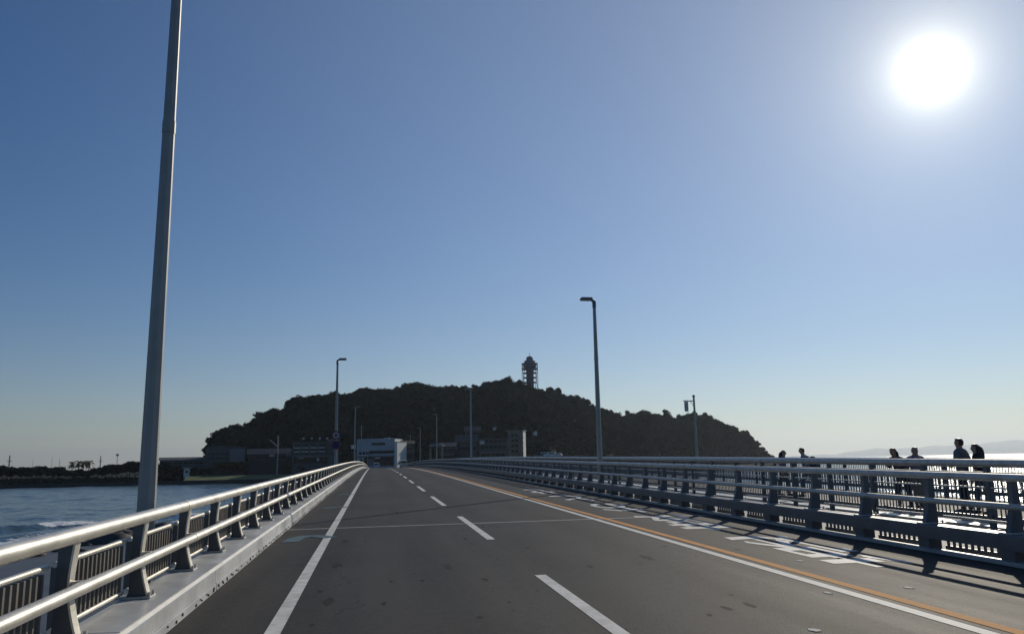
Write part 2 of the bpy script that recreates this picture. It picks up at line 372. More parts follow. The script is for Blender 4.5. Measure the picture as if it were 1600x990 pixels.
for i, u in enumerate(us):
    y = float(np.interp(u, spx, spy)); Dr = float(ridgeD(u)); Dt = float(toeD(u)); top = at(u, y, Dr).z - TREE_H
    top = max(top, -4.)
    hy = 495. # column direction uses the pixel row of the horizon
    for j, t in enumerate(tt):
        D = Dt + (Dr - Dt) * t if t <= 1 else Dr + (t - 1) * 160
        v = ray(u, 722); p = np.array([v[0] * D, v[1] * D])
        gul = fbm(np.array([p[0] / 34 + p[1] / 90 + 50]), np.array([p[1] / 60 + 50]), 11, 4)[0]
        if t <= 1:
            s_ = t; prof = (1 - (1 - min(1, s_ * 1.02)) ** 2.0) * .96 + .04 * s_
            z = -3.2 + (top + 3.2) * prof * 1.
            z += (gul - .5) * 26 * math.sin(math.pi * t) ** .8
            z = min(z, -3.2 + (top + 3.2) * (prof * .5 + .5 * (.02 + .98 * min(1, t * 1.6)))) if t < 1 else top
        else:
            z = top * (1 - (t - 1)) - 7 * (t - 1)
        grid[i, j] = (p[0], p[1], z)
idx = np.arange(len(us) * len(tt)).reshape(len(us), len(tt))
Fc = np.stack([idx[:-1, :-1], idx[1:, :-1], idx[1:, 1:], idx[:-1, 1:]], -1).reshape(-1, 4)
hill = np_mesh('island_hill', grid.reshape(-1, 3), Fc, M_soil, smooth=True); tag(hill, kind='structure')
# skirt of flat ground (town strip and shore park) in front of the hill, with a sea wall
tw = MB()
fr = [(0, 763), (60, 761.5), (130, 759.8), (200, 758), (280, 756.4), (340, 755.2)]
fpts = [at(-330, 768, 1)] ; front = []
for x, y in [(-330, 772)] + fr:
    v = ray(x, y); t = (SEA - H) / v[2]; front.append((v[0] * t, v[1] * t))
_a, _b = Vector(front[1]), Vector(front[2]); front[0] = tuple(_a + (_a - _b) * 8)
front += [(-62, 437), (-30, 424), (-5, 396), (14, 396), (60, 430), (150, 470), (230, 520), (330, 640), (400, 760), (470, 930)]
back = [(470, 1150), (-1500, 5000), (-2600, 5000)]
GZ = -4.6
poly = front + back
n = len(poly)
tw.add([(x, y, GZ) for x, y in poly], [tuple(range(n))])
land = tw.build('shore_ground', M_soil); tag(land, kind='structure')
tw = MB(); lp = []
for x, y in ((345, 756.2), (420, 751), (480, 746), (490, 742), (440, 741), (345, 744)):
    v = ray(x, y); t = (-2.8 - H) / v[2]; lp.append((v[0] * t, v[1] * t, GZ + .37))
fz = GZ + .40; bz = -2.3; fp = [(-96, 442), (-78, 441.5), (-62, 438), (-46, 432), (-30, 425), (-18, 414), (-4, 398)]
tw.add([(x, y, fz) for x, y in fp] + [(x - 2, y + 14, bz) for x, y in fp] + [(x - 4, y + 34, bz + .1) for x, y in fp], [(i, i + 1, i + 8, i + 7) for i in range(6)] + [(i + 7, i + 8, i + 15, i + 14) for i in range(6)]); tw.build('lawn', M_grass, land)
wl = MB(); k = len(front)
vs = [(x, y, GZ + .35) for x, y in front] + [(x, y - .9, SEA - 1) for x, y in front] + [(x, y + .8, GZ + .35) for x, y in front] + [(x, y + .8, GZ - .2) for x, y in front]
fs = [(i, i + 1, k + i + 1, k + i) for i in range(k - 1)] + [(i, 2 * k + i, 2 * k + i + 1, i + 1) for i in range(k - 1)] + [(2 * k + i, 3 * k + i, 3 * k + i + 1, 2 * k + i + 1) for i in range(k - 1)]
wl.add(vs, fs); sw = wl.build('sea_wall', mat('black_wet_sea_wall', (.03, .03, .03), .8, 0, .4, .3)); tag(sw, 'long dark concrete sea wall along the far shore', 'sea wall')

# ------------------------------------------------------------------ foliage templates
def crown_tpl(seed, ncl=8, nleaf=36, leaf=.11, core=True):
    r = np.random.default_rng(seed); V = []; Fa = []
    cl = []
    for _ in range(ncl):
        a = r.uniform(0, 6.283); q = r.uniform(0, .62); z = r.uniform(-.1, .55)
        cl.append((math.cos(a) * q, math.sin(a) * q, z, r.uniform(.28, .46)))
    for (cx_, cy_, cz_, cr_) in cl:
        d = r.normal(size=(nleaf, 3)); d /= np.linalg.norm(d, axis=1)[:, None]; d[:, 2] = np.abs(d[:, 2]) * .9 - .15 * r.random(nleaf)
        for k in range(nleaf):
            c = np.array([cx_, cy_, cz_]) + d[k] * cr_ * r.uniform(.72, 1.05)
            t1 = np.cross(d[k], r.normal(size=3)); t1 /= np.linalg.norm(t1); t2 = np.cross(d[k], t1) + d[k] * r.uniform(-.5, .5)
            s_ = leaf * r.uniform(.6, 1.2); o = len(V)
            V += [c - t1 * s_, c + t2 * s_ * .8, c + t1 * s_, c - t2 * s_ * .8]; Fa.append((o, o + 1, o + 2)); Fa.append((o, o + 2, o + 3))
        if core:
            o = len(V); rr = cr_ * .74
            V += [np.array([cx_, cy_, cz_]) + rr * np.array(q) for q in ((1, 0, 0), (-1, 0, 0), (0, 1, 0), (0, -1, 0), (0, 0, .9), (0, 0, -.6))]
            Fa += [(o, o + 2, o + 4), (o + 2, o + 1, o + 4), (o + 1, o + 3, o + 4), (o + 3, o, o + 4), (o + 2, o, o + 5), (o + 1, o + 2, o + 5), (o + 3, o + 1, o + 5), (o, o + 3, o + 5)]
    return np.array(V), np.array(Fa)
WT = [crown_tpl(100 + k) for k in range(6)]
# wood on the island: nobody could count its trees
P = []; Sx = []
def tri_point():
    i = rng.integers(0, len(us) - 1); j = rng.random() ** .97 * (NT - 1 + 1.2); j0 = min(int(j), len(tt) - 2); f = j - j0; g = rng.random()
    return (grid[i, j0] * (1 - g) * (1 - f) + grid[i + 1, j0] * g * (1 - f) + grid[i, j0 + 1] * (1 - g) * f + grid[i + 1, j0 + 1] * g * f), us[i], j / NT
for _ in range(4700):
    p, u, t = tri_point()
    sc = (2.6 + 5.6 * rng.random() ** 2.0) * (1.15 if t < .9 else .9)
    P.append(p + np.array([0, 0, sc * .25])); Sx.append((sc, sc, sc * rng.uniform(.8, 1.15)))
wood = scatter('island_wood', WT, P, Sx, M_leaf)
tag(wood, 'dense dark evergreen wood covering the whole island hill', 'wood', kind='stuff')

def limb_tree(name, base, h, w, tpl, leafmat, label, group, trunk_f=.45):
    root = empty(name, base, rng.uniform(0, 6.28)); tag(root, label, 'tree', group)
    t = MB(); t.tube([(0, 0, -.3), (.05 * h * .2, 0, h * .3), (0, .02 * h, h * trunk_f), (.02 * h, 0, h * .8)], [h * .035, h * .026, h * .02, h * .006], 7)
    for k in range(5):
        a = k * 1.256 + rng.uniform(0, .6); z0 = h * rng.uniform(trunk_f * .75, trunk_f * 1.15)
        t.tube([(0, 0, z0), (math.cos(a) * w * .3, math.sin(a) * w * .3, z0 + h * .14), (math.cos(a) * w * .55, math.sin(a) * w * .55, z0 + h * .24)], [h * .012, h * .008, h * .003], 5)
    t.build('trunk', M_bark, root)
    V, Fa = tpl; me_v = V * np.array([w, w, h * .55]) + np.array([0, 0, h * .55])
    np_mesh('crown', me_v, Fa, leafmat, root)
    return root
ST = [crown_tpl(300 + k, 12, 60, .11, True) for k in range(5)]
# individual crowns that stand up out of the ridge
sk = [(345, 668, 600, 8, 'rounded tree at the left end of the island ridge'), (406, 642, 640, 8, 'round tree on the left slope just where the ridge steps up'),
      (455, 624, 660, 10, 'tree on the left shoulder of the ridge above the long hotel'), (578, 606, 720, 9, 'tree crown on the ridge left of the tallest left clump'),
      (602, 608, 740, 8, 'small tree on the ridge between two taller clumps'), (642, 598, 760, 13, 'widest dark tree clump standing on the middle of the ridge'),
      (698, 601, 770, 8, 'thin topped tree with a sky gap beside it on the ridge'), (724, 602, 775, 7, 'slim tree on the ridge right of the sky gap'),
      (742, 600, 780, 8, 'tree on the ridge directly above the tall lamp pole'), (763, 598, 785, 9, 'tree on the ridge left of the lookout tower hill'),
      (793, 591, 790, 9, 'small pointed tree top just left of the lookout tower'), (812, 592, 790, 8, 'bushy tree touching the left foot of the lookout tower'),
      (858, 604, 815, 9, 'bushy tree just right of the lookout tower foot'), (872, 605, 820, 9, 'flat topped tree on the ridge right of the lookout tower'),
      (902, 616, 840, 9, 'tree at the upper right corner of the main hill'), (916, 622, 850, 9, 'last tall tree of the main hill before the lower ridge'),
      (980, 640, 890, 8, 'left one of the small round trees on the lower right ridge'), (1010, 641, 920, 8, 'second small round tree on the lower right ridge'),
      (1040, 639, 940, 10, 'largest round tree on the lower right ridge'), (1084, 641, 970, 8, 'tree crown behind the banner pole on the right ridge'),
      (1103, 643, 990, 8, 'tree on the right ridge just past the banner pole')]
for k, (x, y, D, w, lab) in enumerate(sk):
    top = at(x, y, D); h = w * 1.25
    limb_tree('evergreen_tree', (top.x, top.y, top.z - h * 1.04), h, w * .62, ST[k % 5], M_leaf, lab, 'trees standing out of the ridge')

# ------------------------------------------------------------------ far hills across the bay
fh = MB(); cols = []
xs = list(range(1150, 2300, 22))
for x in xs:
    k = (x - 1150) / 450.
    y = np.interp(x, [1150, 1260, 1340, 1400, 1470, 1560, 1600, 1700, 1900, 2300], [716, 712, 704, 699, 697, 690, 687, 684, 700, 712]) + 1.4 * math.sin(x / 17.) + .8 * math.sin(x / 7.1)
    for D, f_ in ((22000, 0.), (23000, .55), (24500, 1.), (26500, .3), (28000, 0.)):
        v = ray(x, 709); zz = at(x, y, 24500).z; zz = SEA - 2 + (zz - SEA) * f_ if f_ else SEA - 2
        cols.append((v[0] * D, v[1] * D, zz))
n = 5; fs = [(i * n + k, (i + 1) * n + k, (i + 1) * n + k + 1, i * n + k + 1) for i in range(len(xs) - 1) for k in range(n - 1)]
fh.add(cols, fs, True); o = fh.build('far_hills', M_farhill); tag(o, kind='structure')

# ------------------------------------------------------------------ road bridge
YS = [-12 + 4 * k for k in range(104)]         # to y = 400
Yend = YS[-1]
rd = MB()
def strip(mb, x0, x1, y0, y1, dz=0., step=4.):
    nn = max(1, int(math.ceil((y1 - y0) / step))); ys = [y0 + (y1 - y0) * i / nn for i in range(nn + 1)]
    vs = []
    for y in ys: vs += [(x0, y, zr(y) + dz), (x1, y, zr(y) + dz)]
    mb.add(vs, [(2 * i, 2 * i + 1, 2 * i + 3, 2 * i + 2) for i in range(nn)])
strip(rd, -1.93, 8.38, YS[0], Yend)
road = rd.build('road', M_asph); tag(road, kind='structure')
dk = MB()
dk.sweep([(-2.95, -.12), (-2.95, -.55), (-1.6, -1.0), (-1.2, -1.9), (7.9, -1.9), (8.4, -1.0), (9.98, -.55), (9.98, -.06), (8.5, -.06), (8.45, -.02), (-1.94, -.02), (-2.0, -.12)], YS)
for y in range(30, 400, 40): dk.box(.5, 6., y - 1, y + 1, -12., zr(y) - 1.9)
o = dk.build('bridge_deck', M_conc); tag(o, kind='structure')
# road markings
def edge(name, x0, x1, mt, dz=.004):
    b = MB(); strip(b, x0, x1, -8, Yend, dz); return b.build(name, mt, road)
edge('edge_line', -.99, -.84, M_white); edge('edge_line', 5.15, 5.30, M_white); edge('centre_line', 5.42, 5.57, M_orange)
for k in range(-1, 20):
    y1 = 10.95 + 10.55 * k; b = MB(); strip(b, 2.10, 2.25, y1 - 5.9, y1, .004, 2.); b.build('lane_dash', M_white, road)
def stroke(mb, pts, w=.16, dz=.004):
    g = [Vector(on_road(*p)) for p in pts]; L = []; R_ = []
    for i, p in enumerate(g):
        t = (g[min(i + 1, len(g) - 1)] - g[max(i - 1, 0)]).normalized(); nn = Vector((-t.y, t.x)) * w / 2
        L.append(p + nn); R_.append(p - nn)
    for i in range(len(g) - 1):
        stroke.k += 1; dd = dz + stroke.k * .00022
        mb.add([(q.x, q.y, zr(q.y) + dd) for q in (L[i], R_[i], R_[i + 1], L[i + 1])], [(0, 1, 2, 3)])
stroke.k = 0
def glyph(ch, x0, x1, y0, y1):                # one painted character, read by drivers coming the other way
    cu = bpy.data.curves.new('lettering', 'FONT'); cu.body = ch; cu.offset = .012; cu.resolution_u = 4
    o = bpy.data.objects.new('lettering', cu); COL.objects.link(o)
    dg = bpy.context.evaluated_depsgraph_get(); me = bpy.data.meshes.new_from_object(o.evaluated_get(dg)); bpy.data.objects.remove(o); bpy.data.curves.remove(cu)
    xs = [v.co.x for v in me.vertices]; ys = [v.co.y for v in me.vertices]; a, b_, c, d = min(xs), max(xs), min(ys), max(ys)
    for v in me.vertices:
        X_ = x1 - (v.co.x - a) / (b_ - a) * (x1 - x0); Y_ = y1 - (v.co.y - c) / (d - c) * (y1 - y0); v.co = (X_, Y_, zr(Y_) + .005)
    me.materials.clear(); me.materials.append(M_worn); link('road_lettering', me, road)
for ch, x0, x1, y0, y1 in (('速', 6.30, 7.46, 10.35, 14.65), ('度', 6.28, 7.44, 15.80, 19.95), ('お', 6.28, 7.40, 21.1, 25.0), ('と', 6.34, 7.34, 26.7, 30.2), ('せ', 6.28, 7.38, 31.8, 35.9)):
    glyph(ch, x0, x1, y0, y1)
# faded blue paint arcs, expansion joints, tar patches
def arc(pts, w):
    b = MB(); stroke(b, [(400 + u / 6.667, 720 + v / 6.667) for u, v in pts], w, .006); b.build('blue_paint_mark', M_cyan, road)
arc([(350, 845), (420, 805), (520, 782), (640, 780), (785, 797)], .32); arc([(705, 493), (790, 484), (870, 477), (955, 482)], .35); arc([(850, 352), (930, 347), (1000, 349)], .4)
for k, (y, sk_) in enumerate([(19.2, .35), (67., .3), (115., .3)]):
    b = MB()
    for i in range(12):
        xa = -1.9 + 10.2 * i / 12; xb = -1.9 + 10.2 * (i + 1) / 12; ya = y + sk_ * (xa / 8); yb = y + sk_ * (xb / 8)
        b.add([(xa, ya - .11, zr(ya) + .003), (xb, yb - .11, zr(yb) + .003), (xb, yb + .11, zr(yb) + .003), (xa, ya + .11, zr(ya) + .003)], [(0, 1, 2, 3)])
    b.build('expansion_joint', M_joint, road)
    b = MB(); b.add([(-1.9, y + .13, zr(y) + .0035), (8.3, y + .13 + sk_, zr(y) + .0035), (8.3, y + .2 + sk_, zr(y) + .0035), (-1.9, y + .2, zr(y) + .0035)], [(0, 1, 2, 3)])
    b.build('joint_seal', M_rubber, road)
M_tar = mat('tar_patch', (.031, .029, .0255), .8, 0, .25, 3., .2, 90., spec=.12)
def blob(x, y, rx, ry, seed, mt=M_tar):
    r = random.Random(seed); pts = []
    for k in range(18):
        a = k / 18 * 6.283; q = 1 + r.uniform(-.3, .3); pts.append((x + rx * q * math.cos(a), y + ry * q * math.sin(a)))
    b = MB(); b.add([(px, py, zr(py) + .0025) for px, py in pts], [tuple(range(18))]); b.build('tar_patch', mt, road)
for q in [(514, 939), (525, 882), (540, 845), (700, 885), (1010, 870), (620, 800)]:
    gx_, gy_ = on_road(*q); blob(gx_, gy_, .06, .16 + .010 * gy_, int(q[0]))
for k in range(46):
    px_, py_ = random.uniform(470, 1250), random.uniform(800, 985); gx_, gy_ = on_road(px_, py_); q_ = random.uniform(.012, .04); blob(gx_, gy_, q_, q_ * random.uniform(1.2, 4.), 900 + k)
M_chip = mat('pale_litter', (.55, .53, .45), .8)
for k, (px, py) in enumerate([(1272, 984), (1420, 918), (1250, 876), (1293, 926)]):
    gx_, gy_ = on_road(px, py); b = MB(); r = random.Random(k)
    b.prism([(gx_ + .05 * math.cos(a) * r.uniform(.6, 1.2), gy_ + .09 * math.sin(a) * r.uniform(.6, 1.2)) for a in [i * 1.047 for i in range(6)]], 'z', zr(gy_) + .001, zr(gy_) + .006)
    o = b.build('dry_leaf', M_chip); tag(o, ('pale dry leaf on the asphalt below the white line at the bottom right', 'pale dry leaf on the right lane nearest the corner', 'tiny pale dry leaf under the nearest white lettering', 'pale dry leaf just above the orange line at the right')[k], 'leaf', 'pale leaves lying on the road')

# kerb on the left: steel box sections with bolt rows
kb = MB(); kb.sweep([(-1.93, .004), (-1.93, .235), (-1.955, .262), (-2.42, .262), (-2.42, -.1), (-1.99, -.1), (-1.99, .004)], YS)
kerb = kb.build('left_kerb', M_kerb); tag(kerb, kind='structure')
kt = MB()
y = -4.
i = 0
while y < 210:
    L_ = 3.7; dz = .2655
    ys = [y + .01, y + L_ - .012]
    kt.sweep([(-1.962, .2635), (-1.962, .268 + .002 * (i % 2)), (-2.40, .268 + .002 * (i % 2)), (-2.40, .2635)], ys)
    kt.sweep([(-1.916, .10), (-1.916, .232), (-1.932, .236), (-1.932, .10)], ys)
    kt.sweep([(-1.896, .004), (-1.896, .082), (-1.915, .088), (-1.932, .088), (-1.932, .004)], [ys[0] + .02 * (i % 3), ys[1] - .01])
    y += L_; i += 1
kt.build('cover_plate', M_kerb2, kerb)
bo = MB(); y = 2.
while y < 60:
    for (dz, dy) in ((.05, 0.), (.075, .28)):
        c = Vector((-1.898, y + dy + random.uniform(-.04, .04), zr(y) + dz - .015)); bo.tube([c + Vector((-.004, 0, 0)), c + Vector((.016, 0, 0))], random.choice((.009, .012, .015)), 6)
    y += random.choice((.3, .42, .62, .9))
bo.build('bolt_row', M_bolt, kerb)
# right kerb strip
kb = MB(); kb.sweep([(8.36, .004), (8.36, .055), (8.50, .055), (8.50, -.02), (8.38, -.02)], YS); o = kb.build('right_kerb', mat('pale_kerb', (.45, .45, .43), .35, 0, .2, 2.)); tag(o, kind='structure')

# ------------------------------------------------------------------ left guard railing
YR = [-6 + 2.5 * k for k in range(163)]
def rail_path(x, z, y0=-6., y1=399., step=3.): 
    nn = int((y1 - y0) / step); return [(x, y0 + (y1 - y0) * i / nn, zr(y0 + (y1 - y0) * i / nn) + z) for i in range(nn + 1)]
def railing_left():
    root = empty('guard_railing', (-2.2, 0, 0)); tag(root, 'bright two rail metal guard railing with curved posts on the left road edge', 'railing')
    root.location = (0, 0, 0)
    b = MB(); b.tube(rail_path(-2.22, 1.045), .062, 14); b.build('top_rail', M_alu, root)
    b = MB(); b.tube(rail_path(-2.10, .68), .048, 12); b.build('middle_rail', M_alu, root)
    SP = 1.93; Y0 = 6.82
    # post: curved blade across the rail with a light flange on its road side
    z0 = .27
    def curve(t):                           # road-side edge of the blade, from foot to head
        return (-2.175 - .105 * math.sin(min(1, t * 1.5) * math.pi * .5) + .05 * t ** 2, z0 + (1.03 - z0) * t)
    fl = MB(); K = 14
    front_ = [curve(k / K) for k in range(K + 1)]; backe = [(-2.35 + .01 * k / K - (.03 if k == 0 else 0), z0 + (1.03 - z0) * k / K) for k in range(K + 1)]
    bl = MB()
    for k in range(K):
        bl.prism([front_[k], front_[k + 1], backe[k + 1], backe[k]], 'y', -.045, .045)
    fl_ = MB()
    for k in range(K):
        (xa, za), (xb, zb) = front_[k], front_[k + 1]
        fl_.prism([(xa + .002, za), (xb + .002, zb), (xb + .018, zb), (xa + .018, za)], 'y', -.056, .056)
    bp = MB(); bp.box(-2.46, -2.13, -.11, .11, .271, .29, .004)
    for sx in (-2.15, -2.44):
        for sy in (-.08, .08): bp.tube([(sx, sy, .288), (sx, sy, .33)], .014, 6)
    post0 = bl.build('post', M_dsteel, root); f0 = fl_.build('flange', M_alu, post0); p0 = bp.build('base_plate', M_alu_dark, post0); bq = MB(); bq.box(-2.275, -2.11, -.03, .03, .655, .705); bq.build('bracket', M_alu, post0)
    ys = [Y0 + SP * (k - 3) for k in range(100)]
    post0.location = (0, ys[0], zr(ys[0]))
    for y in ys[1:]:
        c = copy_tree(post0, root); c.location = (0, y, zr(y))
        if y > 70:
            for g in list(c.children):
                if 'base_plate' in g.name: bpy.data.objects.remove(g)
    for k in range(34):
        y = 4.6 + k * 5.79; b = MB(); b.tube([(-2.22, y - .09, zr(y - .09) + 1.045), (-2.22, y + .09, zr(y + .09) + 1.045)], .0665, 14); b.build('sleeve', M_alu_dark if False else M_alu, root)
        b = MB(); b.tube([(-2.10, y - .08, zr(y - .08) + .68), (-2.10, y + .08, zr(y + .08) + .68)], .052, 12); b.build('sleeve', M_alu, root)
    # one picket panel per bay: rails above and below, flat vertical bars between them
    a, bb = .10, SP - .10; xp = -2.42
    pn = MB(); nb = 16
    for k in range(nb):
        yy = a + .06 + (bb - a - .12) * k / (nb - 1); pn.box(xp - .03, xp + .03, yy - .016, yy + .016, .33, .80)
    sl_ = GRADE * SP
    tr = MB(); tr.tube([(xp + .02, a - .02, .82), (xp + .02, bb + .02, .82 + sl_)], .024, 10); tr.tube([(xp + .02, a - .02, .335), (xp + .02, bb + .02, .335 + sl_)], .022, 10)
    panel = pn.build('picket_panel', M_picket, root); panel_r = tr.build('panel_rail', M_alu, panel)
    panel.location = (0, ys[0], zr(ys[0]))
    for y in ys[1:99]:
        c = copy_tree(panel, root); c.location = (0, y, zr(y)); c.rotation_euler = (math.atan((zr(y + SP) - zr(y)) / SP) - math.atan(GRADE), 0, 0)
railing_left()

def railing_right():
    root = empty('guard_railing', (0, 0, 0)); tag(root, 'dark guard railing with heavy bottom beam on the right road edge', 'railing')
    b = MB(); b.tube(rail_path(8.56, 1.15), .055, 12); b.build('top_rail', M_alu_dark, root)
    b = MB(); b.tube(rail_path(8.46, .77), .045, 12); b.build('middle_rail', M_alu_dark, root)
    b = MB(); b.sweep([(8.40, .20), (8.40, .385), (8.42, .405), (8.66, .405), (8.66, .20)], YR); b.build('bottom_beam', M_dsteel, root)
    SP = 1.72; Y0 = 10.05 - 2 * 1.72
    def curve(t): return (8.46 + .11 * math.sin(min(1, t * 1.25) * math.pi * .5) - .0 * t, .405 + (1.11 - .405) * t)
    bl = MB(); K = 10
    fr_ = [curve(k / K) for k in range(K + 1)]; bk = [(8.69 - .02 * k / K, .405 + (1.11 - .405) * k / K) for k in range(K + 1)]
    for k in range(K): bl.prism([fr_[k], fr_[k + 1], bk[k + 1], bk[k]], 'y', -.045, .045)
    post0 = bl.build('post', M_dsteel, root); bl = MB(); bl.box(8.43, 8.64, -.13, .13, -.018, .198); bl.build('foot', M_dsteel, post0); bl = MB(); bl.box(8.47, 8.60, -.03, .03, .75, .79); bl.build('bracket', M_alu_dark, post0)
    bt = MB(); bt.box(8.42, 8.78, -.12, .12, .406, .424, .003)
    for sy in (-.09, .09): bt.tube([(8.72, sy, .42), (8.72, sy, .465)], .015, 6)
    bt.build('base_plate', M_alu_dark, post0)
    ys = [Y0 + SP * k for k in range(100)]
    post0.location = (0, ys[0], zr(ys[0]))
    for y in ys[1:]:
        c = copy_tree(post0, root); c.location = (0, y, zr(y))
    pn = MB(); nb = 12; xp = 8.74; a, bb = .1, SP - .1
    for k in range(nb):
        yy = a + .05 + (bb - a - .1) * k / (nb - 1); pn.box(xp - .02, xp + .02, yy - .011, yy + .011, .02, .20)
        
    pn.box(xp - .021, xp + .021, a, bb, .02, .10)
    tr = MB(); tr.tube([(xp, a, .52), (xp, bb, .52 + GRADE * SP)], .018, 8)
    panel = pn.build('lower_grille', M_dsteel, root); panel.location = (0, ys[0], zr(ys[0]))
    tr.build('thin_rail', M_alu_dark, panel)
    for y in ys[1:60]:
        c = copy_tree(panel, root); c.location = (0, y, zr(y))
railing_right()

# ------------------------------------------------------------------ footbridge
PD = -.12
YF = [-12 + 4 * k for k in range(104)]
fb = MB(); fb.sweep([(12.25, PD), (12.25, -.75), (13., -1.5), (18.6, -1.5), (19.35, -.75), (19.35, PD)], YF)
for y in range(30, 400, 40): fb.box(14., 17.5, y - .8, y + .8, -12., zr(y) - 1.5)
o = fb.build('footbridge_deck', mat('footbridge_paving', (.16, .155, .145), .8, 0, .2, .7, .1, 8.)); tag(o, kind='structure')
b = MB(); b.sweep([(12.64, PD + .003), (12.64, PD + .05), (13.05, PD + .05), (13.05, PD + .003)], YF); k_ = b.build('footbridge_glare_strip', mat('pale_glare_strip', (.66, .65, .6), .3, 0, .1, 2.), o)  # glossy pale strip added to give the deck edge a bright glare line
def foot_rail(xc, label, topr, s):
    root = empty('footbridge_railing', (0, 0, 0)); tag(root, label, 'railing')
    b = MB(); b.tube(rail_path(xc, 1.225 if s > 0 else 1.13), topr, 12); b.build('handrail', M_alu_dark, root)
    b = MB(); b.sweep([(xc - .03, .03), (xc - .03, .16), (xc + .03, .16), (xc + .03, .03)], YR); b.build('bottom_rail', M_dsteel, root)
    b = MB(); b.sweep([(xc - .02, .71), (xc - .02, .745), (xc + .02, .745), (xc + .02, .71)], YR); b.sweep([(xc - .02, 1.02), (xc - .02, 1.05), (xc + .02, 1.05), (xc + .02, 1.02)], YR); b.build('thin_rail', M_alu_dark, root)
    SP = 2.0; ys = [5.2 + SP * k for k in range(98)]
    p = MB(); p.box(xc - .05, xc + .05, -.05, .05, PD, 1.19 if s > 0 else 1.05, .006); p.box(xc - .09, xc + .09, -.09, .09, PD, PD + .02)
    p0 = p.build('post', M_dsteel, root); p0.location = (0, ys[0], zr(ys[0]))
    pn = MB()
    for k in range(15):
        yy = .13 + (SP - .26) * k / 14; pn.box(xc - .011, xc + .011, yy - .011, yy + .011, .15, 1.03)
    q0 = pn.build('baluster_panel', M_dsteel, root); q0.location = p0.location
    for y in ys[1:]:
        for a_ in (p0, q0):
            c = a_.copy(); COL.objects.link(c); c.parent = root; c.location = (0, y, zr(y))
foot_rail(12.5, 'dark baluster railing on the near side of the footbridge', .085, 1)
foot_rail(19.1, 'dark baluster railing on the far seaward side of the footbridge', .055, -1)

# ------------------------------------------------------------------ lamp poles
def lamp(x, y, side, label, top=8.2, k=.9):
    root = empty('street_lamp', (x, y, zr(y) - .5)); tag(root, label, 'street lamp', 'lamp poles along the bridge')
    z = top + .5
    p = MB(); p.tube([(0, 0, 0), (0, 0, .5), (0, 0, 2.), (0, 0, z)], [.155 * k, .15 * k, .132 * k, .078 * k], 8, smooth=False); p.tube([(0, 0, 0), (0, 0, .5)], [.2 * k, .2 * k], 8, smooth=False); p.build('pole', M_pole, root)
    a = MB(); a.tube([(0, 0, z - .25), (0, 0, z + .02), (side * .06, 0, z + .08), (side * .16, 0, z + .11)], [.088, .088, .07, .055], 8); a.build('arm', M_lampgrey, root)
    h = MB(); h.box(.1 if side > 0 else -.62, .62 if side > 0 else -.1, -.15, .15, z + .08, z + .21, .035); hd = h.build('lamp_head', M_lampgrey, root)
    g = MB(); g.box(.2 if side > 0 else -.56, .56 if side > 0 else -.2, -.11, .11, z + .066, z + .079); g.build('lens', mat_lens, hd)
    sb = MB(); zb = .5 + 5.6; rb = (.132 - (zb - 2.5) / (z - 2.) * .054 + .004) * k; sb.tube([(0, 0, zb), (0, 0, zb + .16)], rb, 8, smooth=False); sb.build('joint_band', M_pole, root)
    d = MB(); d.box(-.06, .06, -.155 * k, -.13 * k, 1.1, 1.5, .004); d.build('access_door', M_lampgrey, root)
    return root
mat_lens = mat('lamp_lens', (.5, .5, .48), .2)
lamp(-2.585, 10.1, 1, 'thick tapered pole nearest on the left, rising out of the picture behind the railing', k=.745)
lamp(-2.68, 58., 1, 'tall left lamp pole that carries two round traffic signs')
lamp(-2.68, 111., 1, 'left lamp pole standing just left of the white harbour building')
lamp(9.62, 34.5, -1, 'tallest right lamp pole between the roadway and the footbridge')
lamp(9.62, 82.8, -1, 'thin right lamp pole standing before the dark wooded hill', 8.1)
lamp(9.62, 130., -1, 'far right lamp pole by the low pale canopy roof')
lamp(9.62, 178., -1, 'farthest right lamp pole beyond the canopy, close to the road crest')
# round traffic signs on the second left pole
def round_sign(z, label, base, rim, ring=False):
    y = 58.; root = empty('traffic_sign', (-2.68 + .0, y - .22, zr(y) + z)); tag(root, label, 'traffic sign')
    d = MB(); d.tube([(0, .01, 0), (0, .03, 0)], .31, 24, smooth=False); d.build('backing', M_lampgrey, root)
    d = MB(); d.tube([(0, .0, 0), (0, .012, 0)], .30, 24, smooth=False); d.build('sign_face', rim, root)
    d = MB(); d.tube([(0, -.008, 0), (0, .002, 0)], .215, 24, smooth=False); f_ = d.build('sign_field', base, root)
    b = MB(); b.box(-.06, .06, .03, .14, -.04, .04); b.build('bracket', M_lampgrey, root)
    return root
M_red = mat('sign_red', (.28, .04, .05), .5); M_blue = mat('sign_blue', (.02, .025, .14), .5); M_swhite = mat('sign_white', (.42, .42, .42), .5)
r_ = round_sign(3.02, 'round white speed sign with a red rim reading 40 on the left pole', M_swhite, M_red)
def seven(mb, segs, x, w, h, t):
    S7 = {'a': (x, x + w, h - t, h), 'g': (x, x + w, h / 2 - t / 2, h / 2 + t / 2), 'd': (x, x + w, 0, t), 'f': (x, x + t, h / 2, h), 'b': (x + w - t, x + w, h / 2, h), 'e': (x, x + t, 0, h / 2), 'c': (x + w - t, x + w, 0, h / 2)}
    for i, s_ in enumerate(segs):
        x0, x1, z0, z1 = S7[s_]; mb.box(x0, x1, -.014 - i * .0007, -.0085, z0 - h / 2, z1 - h / 2)
r_['label'] = 'round white sign with a red rim, upper one on the left lamp pole'
d = MB(); d.tube([(0, -.012, 0), (0, -.0085, 0)], .09, 16, smooth=False); d.build('emblem', M_blue, r_)
round_sign(2.35, 'round dark blue sign with a red rim, lower one on the left lamp pole', M_blue, M_red)
